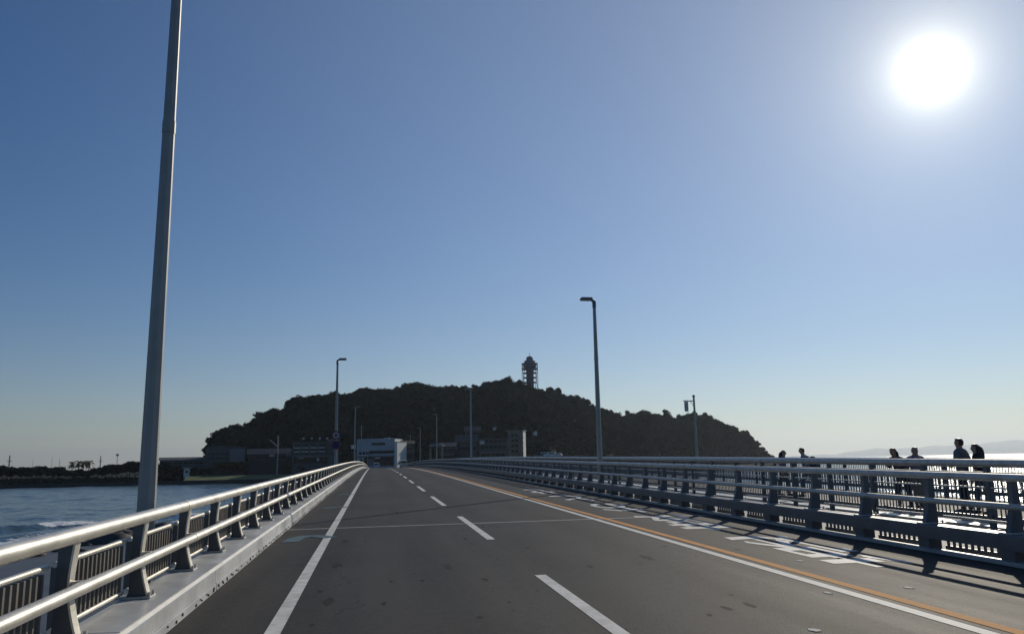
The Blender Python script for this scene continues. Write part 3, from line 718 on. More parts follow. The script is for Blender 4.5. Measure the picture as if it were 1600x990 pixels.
# banner pole on the footbridge
root = empty('banner_pole', (20.1, 49.3, zr(49.3) - .6)); tag(root, 'thin pole with a hanging banner on the far side of the footbridge', 'banner pole')
p = MB(); p.tube([(0, 0, 0), (0, 0, 5.55)], [.09, .06], 8); p.box(-.7, -.0, -.3, .3, -.15, .25); p.build('pole', M_pole, root)
p = MB(); p.tube([(0, 0, 5.28), (-.72, 0, 5.30)], .035, 8); p.tube([(0, 0, 4.9), (-.25, 0, 5.27)], .02, 6); p.build('arm', M_pole, root)
p = MB(); p.box(-.66, -.40, -.012, .012, 4.62, 5.25); p.build('banner', mat('grey_banner_cloth', (.6, .58, .54), .8, 0, .15, 6.), root)
p = MB(); p.lathe([(.02, 5.54), (.1, 5.56), (.1, 5.64), (.03, 5.68)], 10); p.build('finial', M_lampgrey, root)

# ------------------------------------------------------------------ people
def grow(chains, name, mt, parent, sub=2):
    """chains: list of lists of (x, y, z, r), the first point of a later chain joins the nearest existing one"""
    V = []; E_ = []; R_ = []
    for ch in chains:
        prev = None
        for k, (x, y, z, r) in enumerate(ch):
            j = None
            if k == 0 and V:
                for q, p in enumerate(V):
                    if (Vector(p) - Vector((x, y, z))).length < 1e-4: j = q
            if j is None: V.append((x, y, z)); R_.append(r); j = len(V) - 1
            if prev is not None: E_.append((prev, j))
            prev = j
    me = bpy.data.meshes.new(name); me.from_pydata(V, E_, []); o = bpy.data.objects.new(name, me); COL.objects.link(o)
    md = o.modifiers.new('s', 'SKIN'); md.use_smooth_shade = True; sm = o.modifiers.new('d', 'SUBSURF'); sm.levels = sub; sm.render_levels = sub
    sv = me.skin_vertices[0].data
    for k, r in enumerate(R_): sv[k].radius = (r, r) if not isinstance(r, tuple) else r
    sv[0].use_root = True
    dg = bpy.context.evaluated_depsgraph_get(); ev = o.evaluated_get(dg); nm = bpy.data.meshes.new_from_object(ev)
    bpy.data.objects.remove(o); bpy.data.meshes.remove(me); nm.materials.clear(); nm.materials.append(mt)
    return link(name, nm, parent)
def person(x, y, h, rz, label, shirt, trousers, hair, hairlen=0., lean=0., arms='down', stride=.22, bag=None, wide=1.):
    root = empty('person', (x, y, zr(y) + PD), rz); tag(root, label, 'person', 'people on the footbridge'); s = h / 1.72
    skin = mat('skin', (.42, .26, .18), .5); root.scale = (s, s, s)
    L = lambda z: lean * max(0, z - .95)      # forward lean (+y)
    sh = 1.43; hipz = .93; w = .185 * wide
    def foot(sg, st): return [(0, 0, hipz, .115), (sg * .095, st * .25, hipz - .06, .088), (sg * .10, st * .75 + .03, .50, .062), (sg * .10, st * 1.0 - .02, .10, .042), (sg * .10, st * 1.0 + .02, .045, .04), (sg * .11, st + .15, .03, .032)]
    torso = [(0, 0, hipz, .115), (0, L(1.1), 1.10, .115), (0, L(1.3), 1.30, .135), (0, L(sh), sh - .01, .09), (0, L(1.5) + .01, 1.50, .058), (0, L(1.56) + .025, 1.56, .085), (0, L(1.63) + .02, 1.63, .105), (0, L(1.7) + .012, 1.69, .088), (0, L(1.72) + .01, 1.715, .05)]
    def arm(sg):
        S0 = (0, L(sh), sh - .01, .09)
        if arms == 'down': pts = [(sg * w, L(sh), sh - .03, .055), (sg * (w + .06), L(1.15) - sg * .03, 1.14, .042), (sg * (w + .05), L(.95) + .07 - sg * .05, .90, .032), (sg * (w + .045), L(.9) + .1 - sg * .05, .83, .03)]
        elif arms == 'hips': pts = [(sg * w, L(sh), sh - .03, .055), (sg * (w + .17), -.03, 1.2, .042), (sg * (w + .02), .12, 1.08, .032), (sg * (w - .03), .17, 1.08, .03)]
        else: pts = [(sg * w, L(sh), sh - .03, .055), (sg * (w + .05), L(1.2) + .10, 1.18, .042), (sg * .1, L(1.3) + .32, 1.28, .032), (sg * .06, L(1.3) + .36, 1.36, .03)]
        hand = pts[-1]; return S0, pts, hand
    ch = [torso]
    for sg, st in ((1, stride), (-1, -stride)): ch.append(foot(sg, st))
    for sg in (1, -1):
        S0, pts, hd = arm(sg); ch.append([S0] + pts)
        d = Vector(hd[:3]) - Vector(pts[-2][:3]); d.normalize(); side = Vector((0, 1, 0)) if abs(d.y) < .7 else Vector((1, 0, 0))
        for k, (o_, l_) in enumerate(((-.024, .07), (-.008, .085), (.008, .08), (.024, .065))):
            a = Vector(hd[:3]) + side * o_ + d * .02; b_ = a + d * l_ * .6; c_ = a + d * l_ + Vector((-sg * .015, 0, 0)); ch.append([tuple(hd)] + [(*a, .011), (*b_, .009), (*c_, .008)])
        a = Vector(hd[:3]) + side * .035; ch.append([tuple(hd), (*a, .012), (*(a + d * .045 + side * .01), .009)])
    body = grow(ch, 'body', skin, root)
    me = body.data; nv = len(me.vertices); co = np.zeros(nv * 3); me.vertices.foreach_get('co', co); co = co.reshape(-1, 3)
    tor = np.clip(1 - np.abs(co[:, 2] - 1.22) / .38, 0, 1) * (np.abs(co[:, 0]) < .2)
    co[:, 0] *= 1 + .22 * np.sqrt(tor); hd_ = (co[:, 2] > 1.53) & (np.abs(co[:, 0]) < .14) & (np.abs(co[:, 1] - L(1.6)) < .2)
    co[hd_, 0] *= .86
    me.vertices.foreach_set('co', co.ravel()); me.update()
    nrm_ = np.zeros(nv * 3); me.vertices.foreach_get('normal', nrm_); nrm_ = nrm_.reshape(-1, 3)
    polys = [tuple(p.vertices) for p in me.polygons]
    def shell(name, mask, off, mt):
        keep = mask(co); fs_ = [p for p in polys if all(keep[v] for v in p)]; used = sorted({v for p in fs_ for v in p}); mp_ = {v: i_ for i_, v in enumerate(used)}
        q = MB(); q.add([tuple(co[v] + nrm_[v] * off) for v in used], [tuple(mp_[v] for v in p) for p in fs_], True)
        o_ = q.build(name, mt, root); sd_ = o_.modifiers.new('t', 'SOLIDIFY'); sd_.thickness = .006; return o_
    armx = np.abs(co[:, 0])
    arm_mask = lambda c: (c[:, 2] > .86) & (c[:, 2] < 1.485) & ~((np.abs(c[:, 0]) > .2) & (c[:, 2] < 1.1)) & ~((c[:, 1] > .2 + lean * .4) & (np.abs(c[:, 0]) < .3))
    shell('shirt', arm_mask, .016, shirt)
    shell('trousers', lambda c: (c[:, 2] > .1) & (c[:, 2] < .95) & (np.abs(c[:, 0]) < .2), .012, trousers)
    hy_ = L(1.63) + .015
    face_y = co[hd_, 1].max(); top_z = co[hd_, 2].max(); hx = np.abs(co[hd_, 0]).max(); ez = 1.625
    shell('hair', lambda c: hd_ & ((c[:, 2] > 1.66) | (c[:, 1] < hy_ - .01)) & ~((c[:, 1] > hy_ + .055) & (c[:, 2] < 1.69)) & (c[:, 2] > 1.56), .017, hair)
    if hairlen:
        q = MB(); q.tube([(0, hy_ - .06, 1.66), (0, hy_ - .085, 1.60), (0, hy_ - .10, 1.52), (0, hy_ - .115, 1.50 - hairlen * .5), (0, hy_ - .12, 1.50 - hairlen), (0, hy_ - .12, 1.48 - hairlen)], [.05, .088, .095, .085, .055, .01], 12)
        q.build('long_hair', hair, root)
    f = MB(); f.tube([(0, face_y - .012, ez + .012), (0, face_y + .014, ez - .022), (0, face_y - .006, ez - .032)], [.007, .013, .008], 6)
    for sg in (1, -1): f.tube([(sg * (hx - .004), hy_, ez + .022), (sg * (hx + .012), hy_ - .008, ez), (sg * (hx - .004), hy_, ez - .03)], [.008, .015, .007], 6)
    f.build('nose_and_ears', skin, root)
    f = MB()
    for sg in (1, -1): f.tube([(sg * .03 - .012, face_y - .012, ez + .008), (sg * .03, face_y - .006, ez + .009), (sg * .03 + .012, face_y - .014, ez + .008)], [.003, .007, .003], 6)
    f.tube([(-.02, face_y - .012, ez - .058), (0, face_y - .004, ez - .06), (.02, face_y - .012, ez - .058)], [.003, .006, .003], 6)
    f.build('eyes_and_mouth', mat('dark_features', (.06, .03, .03), .5), root)
    for sg, st in ((1, stride), (-1, -stride)): sh_ = MB(); sh_.tube([(sg * .10, st - .07, .045), (sg * .10, st + .02, .055), (sg * .11, st + .12, .042), (sg * .11, st + .2, .034)], [.035, .05, .044, .026], 10); sh_.build('shoe', M_shoe, root)
    if bag is not None:
        b = MB(); b.box(-.15, .15, -.33 + L(1.2), -.14 + L(1.2), .98, 1.42, .05); b.box(-.11, .11, -.38 + L(1.2), -.335 + L(1.2), 1.02, 1.24, .02)
        for sg in (1, -1): b.tube([(sg * .1, -.16 + L(1.4), 1.40), (sg * .1, L(1.45), 1.475), (sg * .11, .14 + L(1.3), 1.36), (sg * .11, .13 + L(1.1), 1.12), (sg * .12, -.14 + L(1.), 1.03)], .02, 6)
        b.build('backpack', bag, root)
    return root
M_shoe = mat('dark_shoes', (.04, .04, .045), .6)
C = lambda n, c: mat(n, c, .8, 0, .15, 12.)
navy = C('navy_cloth', (.05, .06, .10)); lilac = C('lilac_cloth', (.22, .20, .30)); grey = C('grey_cloth', (.16, .16, .17)); black = C('black_cloth', (.03, .03, .035))
blue = C('pale_blue_cloth', (.24, .28, .34)); denim = C('denim', (.07, .09, .14)); khaki = C('khaki_cloth', (.25, .22, .16)); purple = C('dusty_purple_cloth', (.20, .16, .24))
H1 = mat('black_hair', (.02, .017, .015), .45); H2 = mat('brown_hair', (.05, .032, .02), .5)
person(14.9, 28.45, 1.64, -2.2, 'long haired person in a purple top walking left of the one with a backpack', purple, black, H1, .22, .1, 'down', .2)
person(15.3, 27.35, 1.72, 1.2, 'person in a pale blue shirt carrying a dark backpack by the island end', blue, denim, H1, 0, .22, 'down', .22, navy)
person(14.8, 21.3, 1.66, 1.9, 'long haired person in dark clothes leaning forward, left of the middle pair', navy, black, H1, .28, .45, 'front', .12)
person(15.2, 21.25, 1.68, 2.8, 'short haired person in a lilac shirt, right of the middle pair', lilac, khaki, H2, 0, .12, 'front', .15)
person(15.0, 19.1, 1.89, .5, 'tallest person with elbows out, in a dark grey shirt by the right edge', grey, black, H1, 0, 0, 'hips', .12, wide=1.12)
person(15.2, 18.7, 1.74, .7, 'long haired person with sloping shoulders beside the tallest one, far right', black, denim, H2, .2, .08, 'down', .18, wide=1.05)

# ------------------------------------------------------------------ lookout tower on the hill
bp = at(828.5, 606, 780); sc = .617
root = empty('lookout_tower', (bp.x, bp.y, bp.z - 6)); tag(root, 'grey lighthouse lookout tower with ringed decks on the hill top', 'lighthouse')
M_tw = mat('tower_grey_steel', (.13, .16, .19), .6, 0)
_l = MB.lathe
def _flat(s, prof, n=16, c=(0, 0), smooth=False): _l(s, prof, n, c, False)
MB.lathe = _flat
def px(v): return 6 + (606 - v) * sc            # height over root for a pixel row
c = MB(); c.lathe([(3.9, 0), (3.6, px(590)), (3.6, px(577))], 14); c.build('core', M_tw, root)
c = MB()
for z in (583.2, 590.5, 598): c.lathe([(6.7, px(z)), (6.9, px(z) + .35), (6.7, px(z) + .8), (3., px(z) + .8), (3., px(z))], 20)
c.build('stair_ring', M_tw, root)
for k in range(10):
    a = k * math.pi / 5 + .15; c = MB(); c.tube([(7.6 * math.cos(a), 7.6 * math.sin(a), 0), (7.6 * math.cos(a + .25), 7.6 * math.sin(a + .25), px(590)), (7.7 * math.cos(a), 7.7 * math.sin(a), px(568))], .26, 6); c.build('column', M_tw, root)
c = MB(); c.lathe([(3.6, px(577.2)), (7.9, px(577.1)), (7.9, px(575.0)), (3.6, px(574.9))], 24); c.build('lower_deck', M_tw, root)
c = MB(); c.lathe([(4.2, px(575)), (6.6, px(572.8)), (6.6, px(569.2))], 20); c.build('cabin', mat('cabin_glass', (.08, .11, .14), .25, 0), root)
c = MB(); c.lathe([(6.7, px(569.2)), (8.0, px(569.1)), (8.0, px(567.3)), (7.9, px(567.2))], 24); c.build('upper_deck', M_tw, root)
c = MB(); c.lathe([(5.3, px(567.2)), (5.3, px(563.2)), (5.0, px(563))], 20); c.build('machine_room', M_tw, root)
c = MB(); c.lathe([(3.3, px(563)), (3.3, px(558.4)), (2.2, px(556.6)), (.9, px(556))], 14); c.build('lantern', mat('lantern_glass', (.14, .17, .19), .7), root)
c = MB(); c.tube([(0, 0, px(556.2)), (0, 0, px(549))], [.28, .1], 6); c.build('mast', M_tw, root)

# ------------------------------------------------------------------ buildings on the island
VR = math.atan2(0.16512811, 0.97024838)
M_bwl = mat('white_and_sunlit_render', (.72, .72, .68), .6, 0, .08, .5)  # white walls; on the end walls it stands for sunlight put into colour
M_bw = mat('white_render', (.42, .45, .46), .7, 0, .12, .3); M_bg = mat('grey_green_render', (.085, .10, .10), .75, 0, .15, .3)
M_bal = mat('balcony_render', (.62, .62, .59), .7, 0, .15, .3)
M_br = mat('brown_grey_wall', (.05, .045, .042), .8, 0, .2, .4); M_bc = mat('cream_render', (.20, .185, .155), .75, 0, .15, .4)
M_roof = mat('dark_tile_roof', (.04, .04, .043), .6, 0, .2, 2.); M_roofp = mat('pale_roof', (.20, .20, .20), .5, 0, .12, 1.)
class B:
    def __init__(s, name, x0, x1, ytop, D, dep, label, wall, rot=0., cat='building', base=GZ):
        s.D = D; k = D / F; c = at((x0 + x1) / 2, 735, D); s.k = k; VR = math.atan2(c.x, c.y); s.x0 = x0; s.xm = (x0 + x1) / 2
        s.root = empty(name, (c.x, c.y, base), -VR + rot); tag(s.root, label, cat); s.base = base
        s.w = (x1 - x0) * k; s.h = at(s.xm, ytop, D).z - base; s.dep = dep
        b = MB(); b.box(-s.w / 2, s.w / 2, 0, dep, -.5, s.h); s.wall = b.build('wall', wall, s.root)
    def X(s, x): return (x - s.xm) * s.k
    def Z(s, y): return at(s.xm, y, s.D).z - s.base
    def bx(s, name, x0, x1, y0, y1, m_, d0=-.3, d1=.0, parent=None, bev=0):   # pixel box standing proud of the front wall
        b = MB(); b.box(s.X(x0), s.X(x1), d0, d1, s.Z(y1), s.Z(y0), bev); return b.build(name, m_, parent or s.root)
    def windows(s, xs, y0, y1, n, frame=True):
        a, b_ = xs; w = (b_ - a) / n
        for k in range(n):
            f_ = s.bx('window', a + w * (k + .12), a + w * (k + .88), y0, y1, M_glass, -.06, -.003)
            if frame: s.bx('sill', a + w * (k + .08), a + w * (k + .92), y1, y1 + .35, M_roofp, -.22, -.062, f_)
    def flat_roof(s, m_=None, over=.4, t=.5):
        b = MB(); b.box(-s.w / 2 - over, s.w / 2 + over, -over, s.dep + over, s.h + .003, s.h + t); return b.build('roof', m_ or M_roof, s.root)
    def gable(s, hh, m_=None, over=.6):
        b = MB(); w = s.w / 2 + over; b.prism([(-over, s.h + .003), (s.dep + over, s.h + .003), (s.dep / 2, s.h + hh)], 'x', -w, w); return b.build('roof', m_ or M_roof, s.root)

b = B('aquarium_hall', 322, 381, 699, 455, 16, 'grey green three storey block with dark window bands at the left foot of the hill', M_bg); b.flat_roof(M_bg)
for y0, y1 in ((707, 710.3), (714, 717.2)): b.windows((323, 356), y0, y1, 5)
b.bx('blank_bay', 357.5, 380, 701, 724, M_roofp, -1.2, -.003); b.bx('roof_plant', 331, 352, 695.5, 698.5, M_bg, 3, 7)
b = B('harbour_house', 388, 452, 709, 450, 12, 'long low dark house with a pale sign behind the shore trees', M_br); b.gable(3.2)
b.windows((392, 446), 713, 717, 8); b.bx('sign_board', 420, 428, 709.5, 713, M_bw, -.4, -.1)
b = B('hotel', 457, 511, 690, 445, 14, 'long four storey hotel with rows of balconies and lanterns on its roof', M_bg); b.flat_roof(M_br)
for row in ((694, 698), (700.5, 704)):
    for k in range(4):
        xa = 459.5 + k * 12.6; w_ = b.bx('window', xa, xa + 9, row[0], row[1], M_glass, -.06, -.003); b.bx('balcony', xa - .4, xa + 9.4, row[1] + .3, row[1] + 2.0, M_bal, -1.3, -.003)
b.bx('canopy', 464, 514, 711.5, 713.6, M_roofp, -3., -.003); b.windows((462, 508), 715.5, 720.5, 6, False)
b.bx('shopfront', 459, 509, 714, 723, M_glass, -.1, -.07); b.bx('sign_board', 466, 474, 714.4, 716, M_bal, -.5, -.2); b.bx('sign_board', 494, 498, 715, 720, M_bal, -.5, -.2)
for k, x in enumerate((473, 486, 498.5, 510)): b.bx('roof_lantern', x - 1.6, x + 1.6, 682.6, 685., M_bal, 5, 6.2); b.bx('lantern_post', x - .35, x + .35, 685.02, 690., M_br, 5.4, 5.8)
b = B('hotel_tower', 511.5, 529, 687.5, 443, 12, 'pale square stair tower at the right end of the long hotel', M_bg); b.flat_roof(M_roofp, .3); b.windows((513, 525), 706, 711, 1); b.windows((513, 525), 694, 698, 2)
b = B('harbour_building', 556, 617, 686.5, 420, 14, 'white two storey harbour building with a sunlit right end at the bridge foot', M_bw, -.30); b.flat_roof(M_bw, .25, .45)
b.bx('window', 580, 602, 691, 695, M_glass, -.08, -.003); b.windows((559, 576), 705, 709.5, 3, False); pass
q = MB(); q.box(b.w / 2 + .003, b.w / 2 + .2, 0, b.dep, 0, b.h - .003); q.build('sunlit_end_wall', M_bwl, b.root)  # lighter than the front: sunlight on this end put into the colour
b.bx('ledge', 556, 617, 711.3, 713, M_roofp, -1.2, -.003); b.bx('shopfront', 568, 616, 713.6, 727.5, M_glass, -.1, -.003); b.bx('shutter', 573, 584, 716, 727, M_dsteel, -.2, -.103); b.bx('shutter', 596, 607, 716, 727, M_br, -.2, -.103); b.bx('sign_board', 586, 594.5, 714, 716.2, M_bal, -.4, -.103)
b.bx('window_band', 576, 616.5, 703.4, 708.4, M_glass, -.02, -.003); b.bx('railing', 557, 575, 709.8, 711.2, M_bal, -.9, -.7); b.bx('roof_rail', 557, 616, 684.6, 685.1, M_bal, .2, .3); b.bx('roof_plant', 596, 603, 683.2, 686., M_bw, 5, 8); b.bx('door', 561, 565, 717, 725, M_glass, -.1, -.003)
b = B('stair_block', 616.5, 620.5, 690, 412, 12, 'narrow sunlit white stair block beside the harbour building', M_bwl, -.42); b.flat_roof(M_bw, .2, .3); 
for z0 in (3.2, 6.4): q = MB(); q.box(b.w / 2 + .003, b.w / 2 + .06, 2., 8.5, z0, z0 + 1.1); q.build('window', M_glass, b.root)
b = B('shop_house', 628, 647, 692.5, 425, 9, 'small grey shop with a sloping right roof edge', M_bg, .1); b.gable(1.8, M_br); b.windows((630, 645), 699, 702, 3, False); b.bx('awning', 628, 648, 704.5, 706, M_roofp, -1.6, -.003); b.windows((630, 645), 709, 716, 3, False)
# pale canopy on posts
D = 420; k = D / F; c = at(681, 735, D); root = empty('canopy_shelter', (c.x, c.y, GZ), -VR); tag(root, 'low pale canopy roof on posts beside the far right lamp pole', 'shelter')
zt = at(681, 694, D).z - GZ; w = 23.5 * k / 2
q = MB(); q.add([(-w, 0, zt - .9), (w, 0, zt - .9), (w, 7, zt - .9), (-w, 7, zt - .9), (-w * .55, 1, zt + .5), (w * .55, 1, zt + .5), (w * .55, 6, zt + .5), (-w * .55, 6, zt + .5), (-w, 0, zt - .35), (w, 0, zt - .35), (w, 7, zt - .35), (-w, 7, zt - .35)],
               [(3, 2, 1, 0), (0, 1, 9, 8), (1, 2, 10, 9), (2, 3, 11, 10), (3, 0, 8, 11), (8, 9, 5, 4), (9, 10, 6, 5), (10, 11, 7, 6), (11, 8, 4, 7), (4, 5, 6, 7)]); q.build('roof', M_roofp, root)
for sx in (-1, 1):
    for yy in (.6, 6.4): q = MB(); q.tube([(sx * w * .8, yy, 0), (sx * w * .8, yy, zt - .9)], .14, 8); q.build('post', M_pole, root)
b = B('tiled_house', 686, 712, 697, 470, 10, 'dark house with a tiled gable roof left of the tall thin lamp pole', M_br); b.gable(2.4); b.windows((688, 710), 701, 705, 4); b.bx('awning', 688, 711, 709, 710.5, M_roofp, -1.5, -.003)
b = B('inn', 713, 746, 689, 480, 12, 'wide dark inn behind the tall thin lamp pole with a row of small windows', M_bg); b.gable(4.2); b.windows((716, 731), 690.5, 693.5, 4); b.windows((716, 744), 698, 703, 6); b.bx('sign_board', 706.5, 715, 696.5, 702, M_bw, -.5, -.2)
b = B('temple_hall', 727, 751, 672.5, 530, 10, 'house with a sweeping tiled roof up the slope above the inn', M_br, base=8); b.gable(3.2); b.windows((730, 748), 675.5, 678.5, 4)
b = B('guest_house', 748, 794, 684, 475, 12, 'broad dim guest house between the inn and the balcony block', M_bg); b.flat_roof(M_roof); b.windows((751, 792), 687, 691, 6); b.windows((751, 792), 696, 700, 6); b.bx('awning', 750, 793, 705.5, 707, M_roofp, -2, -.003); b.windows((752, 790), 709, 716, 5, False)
b = B('balcony_block', 794, 818, 672.5, 455, 10, 'four storey block with balconies and a sunlit pale right edge', M_bc, -.16)
b.flat_roof(M_roofp, .7, .5)
for y0 in (677, 685.5, 694, 702.5):
    b.windows((799, 811), y0 + .3, y0 + 4, 2, False); b.bx('balcony', 798, 819, y0 + 5., y0 + 6.6, M_bc, -1.6, -.003)
q = MB(); q.box(b.w / 2 + .003, b.w / 2 + .2, 0, b.dep, 0, b.h - .003); q.build('sunlit_end_wall', M_bwl, b.root)  # sunlit edge painted in: paler render than the cream walls
# left far land buildings
b = B('market_hall', 252, 328, 718, 455, 14, 'long low grey roofed hall on the left shore beside the near lamp pole', M_bg); b.gable(1.6, M_bg); b.windows((256, 324), 722, 725, 9)
b = B('shore_kiosk', 287.5, 296.5, 731, 436, 3.5, 'tiny white kiosk with a flared roof on the left shore', M_bwl); b.flat_roof(M_bw, .9, .5); b.windows((289, 295), 735, 738, 1)
b = B('club_house', 448, 456, 712, 448, 8, 'small dark house left of the long hotel', M_br); b.gable(1.4); b.windows((449, 455), 716, 719, 2)
# white boxes invented for small bright spots of light up the slope
for (x, y, D, w_, lab) in ((549, 697, 470, 3.4, 'small white hut added for a bright spot on the slope left of the harbour building'), (751.5, 690, 472, 3.2, 'small white box added for a bright spot beside the guest house'),
                        (772, 668.5, 560, 2.6, 'small pale hut added for a bright spot up the slope above the guest house'), (834.5, 675.5, 560, 4.6, 'small bright white hut added for a bright spot alone on the dark slope right of the balcony block')):
    b = B('bright_spot_box', x - w_ / 2, x + w_ / 2, y - w_ / 2, D, 3, lab, M_bwl, .25 - .9, 'cube', base=at(x, y + w_ * .6, D).z); b.flat_roof(M_bw, .15, .2); b.windows((x - .8, x + .8), y - .5, y + 1, 1, False)

# ------------------------------------------------------------------ vehicles
def car(name, loc, rz, label, paint, van=False, sc=1., cat='car', group=None):
    root = empty(name, loc, rz); tag(root, label, cat, group); root.scale = (sc,) * 3
    L_, W_, Hh = (4.3, .86, 1.9) if van else (4.2, .84, 1.46)
    pr = [(-2.1, .28), (-2.12, .72), (-1.98, 1.02), (-1.75, Hh - .1), (-1.5, Hh), (1.35, Hh), (1.75, Hh - .12), (2.1, 1.0), (2.16, .7), (2.12, .3)] if van else \
         [(-2.08, .28), (-2.12, .62), (-2.0, .9), (-1.72, .95), (-1.2, 1.38), (-.8, Hh), (.55, Hh), (.95, 1.38), (1.35, .98), (1.95, .86), (2.12, .62), (2.1, .28)]
    b = MB(); n = len(pr); vs = []
    for sx, t in ((-1, .9), (-1, 1.), (1, 1.), (1, .9)):
        for (yy, zz) in pr:
            nar = 1. if zz < .98 else 1. - .16 * (zz - .98) / (Hh - .98)
            vs.append((sx * W_ * nar * (1 if t == 1. else .93), yy * (1 if t == 1. else 1.), zz if t == 1. else .28 + (zz - .28) * 1.0))
    fs = []
    for r_i in range(3):
        for k in range(n): fs.append((r_i * n + k, r_i * n + (k + 1) % n, (r_i + 1) * n + (k + 1) % n, (r_i + 1) * n + k))
    fs += [tuple(range(n)), tuple(3 * n + k for k in range(n - 1, -1, -1))]
    b.add(vs, fs); b.build('body', paint, root)
    z0, z1 = (1.12, Hh - .22) if van else (1.0, Hh - .12)
    g = MB(); nar = .97
    g.box(-W_ * .76, W_ * .76, -2.02 if van else -1.66, -1.80 if van else -1.12, z0, z1, .03); g.build('rear_window', M_glass, root)
    g = MB(); g.box(-W_ * .76, W_ * .76, 1.7 if van else .95, 1.99 if van else 1.2, z0, z1, .03); g.build('windscreen', M_glass, root)
    for s_ in (-1, 1): g = MB(); g.box(s_ * W_ - .05 if s_ > 0 else -W_ - .005, W_ + .005 if s_ > 0 else -W_ + .05, -1.2, 1.1, z0 + .02, z1 - .05, .01); g.build('side_window', M_glass, root)
    for s_ in (-1, 1):
        for yy in (-1.3, 1.32):
            wq = MB(); wq.tube([(s_ * (W_ - .2), yy, .32), (s_ * (W_ + .012), yy, .32)], .32, 16); tq = wq.build('wheel', M_rubber, root)
            wq = MB(); wq.tube([(s_ * (W_ + .013), yy, .32), (s_ * (W_ + .022), yy, .32)], .19, 12); wq.build('rim', M_alu_dark, tq)
        h_ = MB(); h_.box(s_ * .68 - .12, s_ * .68 + .12, -2.15, -2.05, .66, .84, .02); h_.build('tail_light', M_red, root)
        h_ = MB(); h_.box(s_ * .62 - .16, s_ * .62 + .16, 2.04, 2.15, .62, .76, .02); h_.build('headlight', M_swhite, root)
    return root
P_silver = mat('silver_paint', (.6, .62, .65), .3, .2); P_white = mat('white_paint', (.75, .75, .74), .3, 0, coat=.5); P_black = mat('black_paint', (.02, .02, .025), .2, 0, coat=.6); P_cream = mat('cream_paint', (.6, .55, .4), .3, 0, coat=.5)
yq = 212; car('parked_car', (0.4, yq, zr(yq) + .0), 0, 'silver car driving away over the bridge crest in the left lane', P_silver)
yq = 206; car('van', (7.0, yq, zr(yq)), math.pi, 'cream van coming over the bridge crest on the right side', P_cream, True, cat='van')
bpy.data.objects['parked_car'].name = 'car'
for k, (x, y, pt, van, lab) in enumerate(((843, 712, P_black, False, 'black car parked at the far end right of the balcony block'), (852, 712, P_silver, True, 'grey van parked between black car and white van'),
                                       (862.5, 710.5, P_white, True, 'white van with a sun glint roof parked below the slope'), (872, 712, P_silver, False, 'silver car parked right of the white van'))):
    D = 430; c = at(x, 735, D)
    car('parked_car', (c.x, c.y, 4.40), 1.3 - VR, lab, pt, van, 1.25 if van else 1.2, 'van' if van else 'car', 'vehicles parked at the island end')
q = MB(); a_ = at(822, 735, 426); b_ = at(905, 735, 426); d_ = (b_ - a_).normalized(); n_ = Vector((-d_.y, d_.x, 0)); vs = []
for zz in (GZ - .3, 4.395):
    for p_ in (a_, b_, b_ + n_ * 9, a_ + n_ * 9): vs.append((p_.x, p_.y, zz))
q.add(vs, [(3, 2, 1, 0), (4, 5, 6, 7), (0, 1, 5, 4), (1, 2, 6, 5), (2, 3, 7, 6), (3, 0, 4, 7)]); o = q.build('upper_road', M_conc_d); tag(o, kind='structure')
root = empty('bus_shelter', (0, 0, 0)) if False else None

# utility pole with leaning stay, low poles, masts
def util(x, y0, D, label, stay=False, arm=True):
    c = at(x, 735, D); top = at(x, y0, D).z - GZ; root = empty('utility_pole', (c.x, c.y, GZ), -VR); tag(root, label, 'utility pole')
    p = MB(); p.tube([(0, 0, -.3), (0, 0, top)], [.42 if stay else .2, .3 if stay else .12], 8); p.build('pole', M_conc, root)
    if arm: p = MB(); p.box(-1.2, 1.2, -.3, -.16, top - 1., top - .8); p.build('crossarm', M_lampgrey, root)
    if stay:
        z1 = at(x, 697, D).z - GZ; z2 = at(x, 686.5, D).z - GZ; xx = -13 * D / F; p = MB(); p.tube([(-.2, -.1, z1), (xx, -.1, z2)], [.32, .2], 8); p.build('boom', M_conc, root)
util(433, 680, 430, 'thick post with a slanting boom standing behind the shore lawn', True, False)
util(564, 664, 425, 'slender pole rising at the left end of the harbour building')
util(574, 704, 418, 'short thin pole in front of the harbour building', arm=False)
util(641, 678, 430, 'thin pole behind the small grey shop')
M_mast = mat('bare_aluminium_mast', (.35, .36, .38), .5, .3)
for (x, y, D, r, lab) in ((13.5, 711, 470, .5, 'thickest mast tower at the far left over the trees'), (80, 714, 480, .12, 'faint thin mast left of the palm trees'), (92, 716, 480, .16, 'short mast next to the palm trees on their left'),
                       (156, 712, 470, .38, 'mast right of the palm trees'), (182, 711, 470, .2, 'mast with a round head between palms and near lamp pole'), (50, 717, 480, .1, 'shortest faint mast over the left trees'), (300, 712, 480, .12, 'thin mast above the grey roofed hall')):
    c = at(x, 735, D); top = at(x, y, D).z - GZ; root = empty('mast', (c.x, c.y, GZ), -VR); tag(root, lab, 'mast')
    p = MB(); p.tube([(0, 0, 0), (0, 0, top)], [r, r * .7], 6); p.tube([(-r * 3, 0, top * .8), (r * 3, 0, top * .8)], r * .4, 5); p.build('spar', M_mast, root)
    if x == 182: p = MB(); p.lathe([(.2, top - .4), (.85, top), (.85, top + .6), (.2, top + 1.)], 10); p.build('mast_head', M_mast, root)

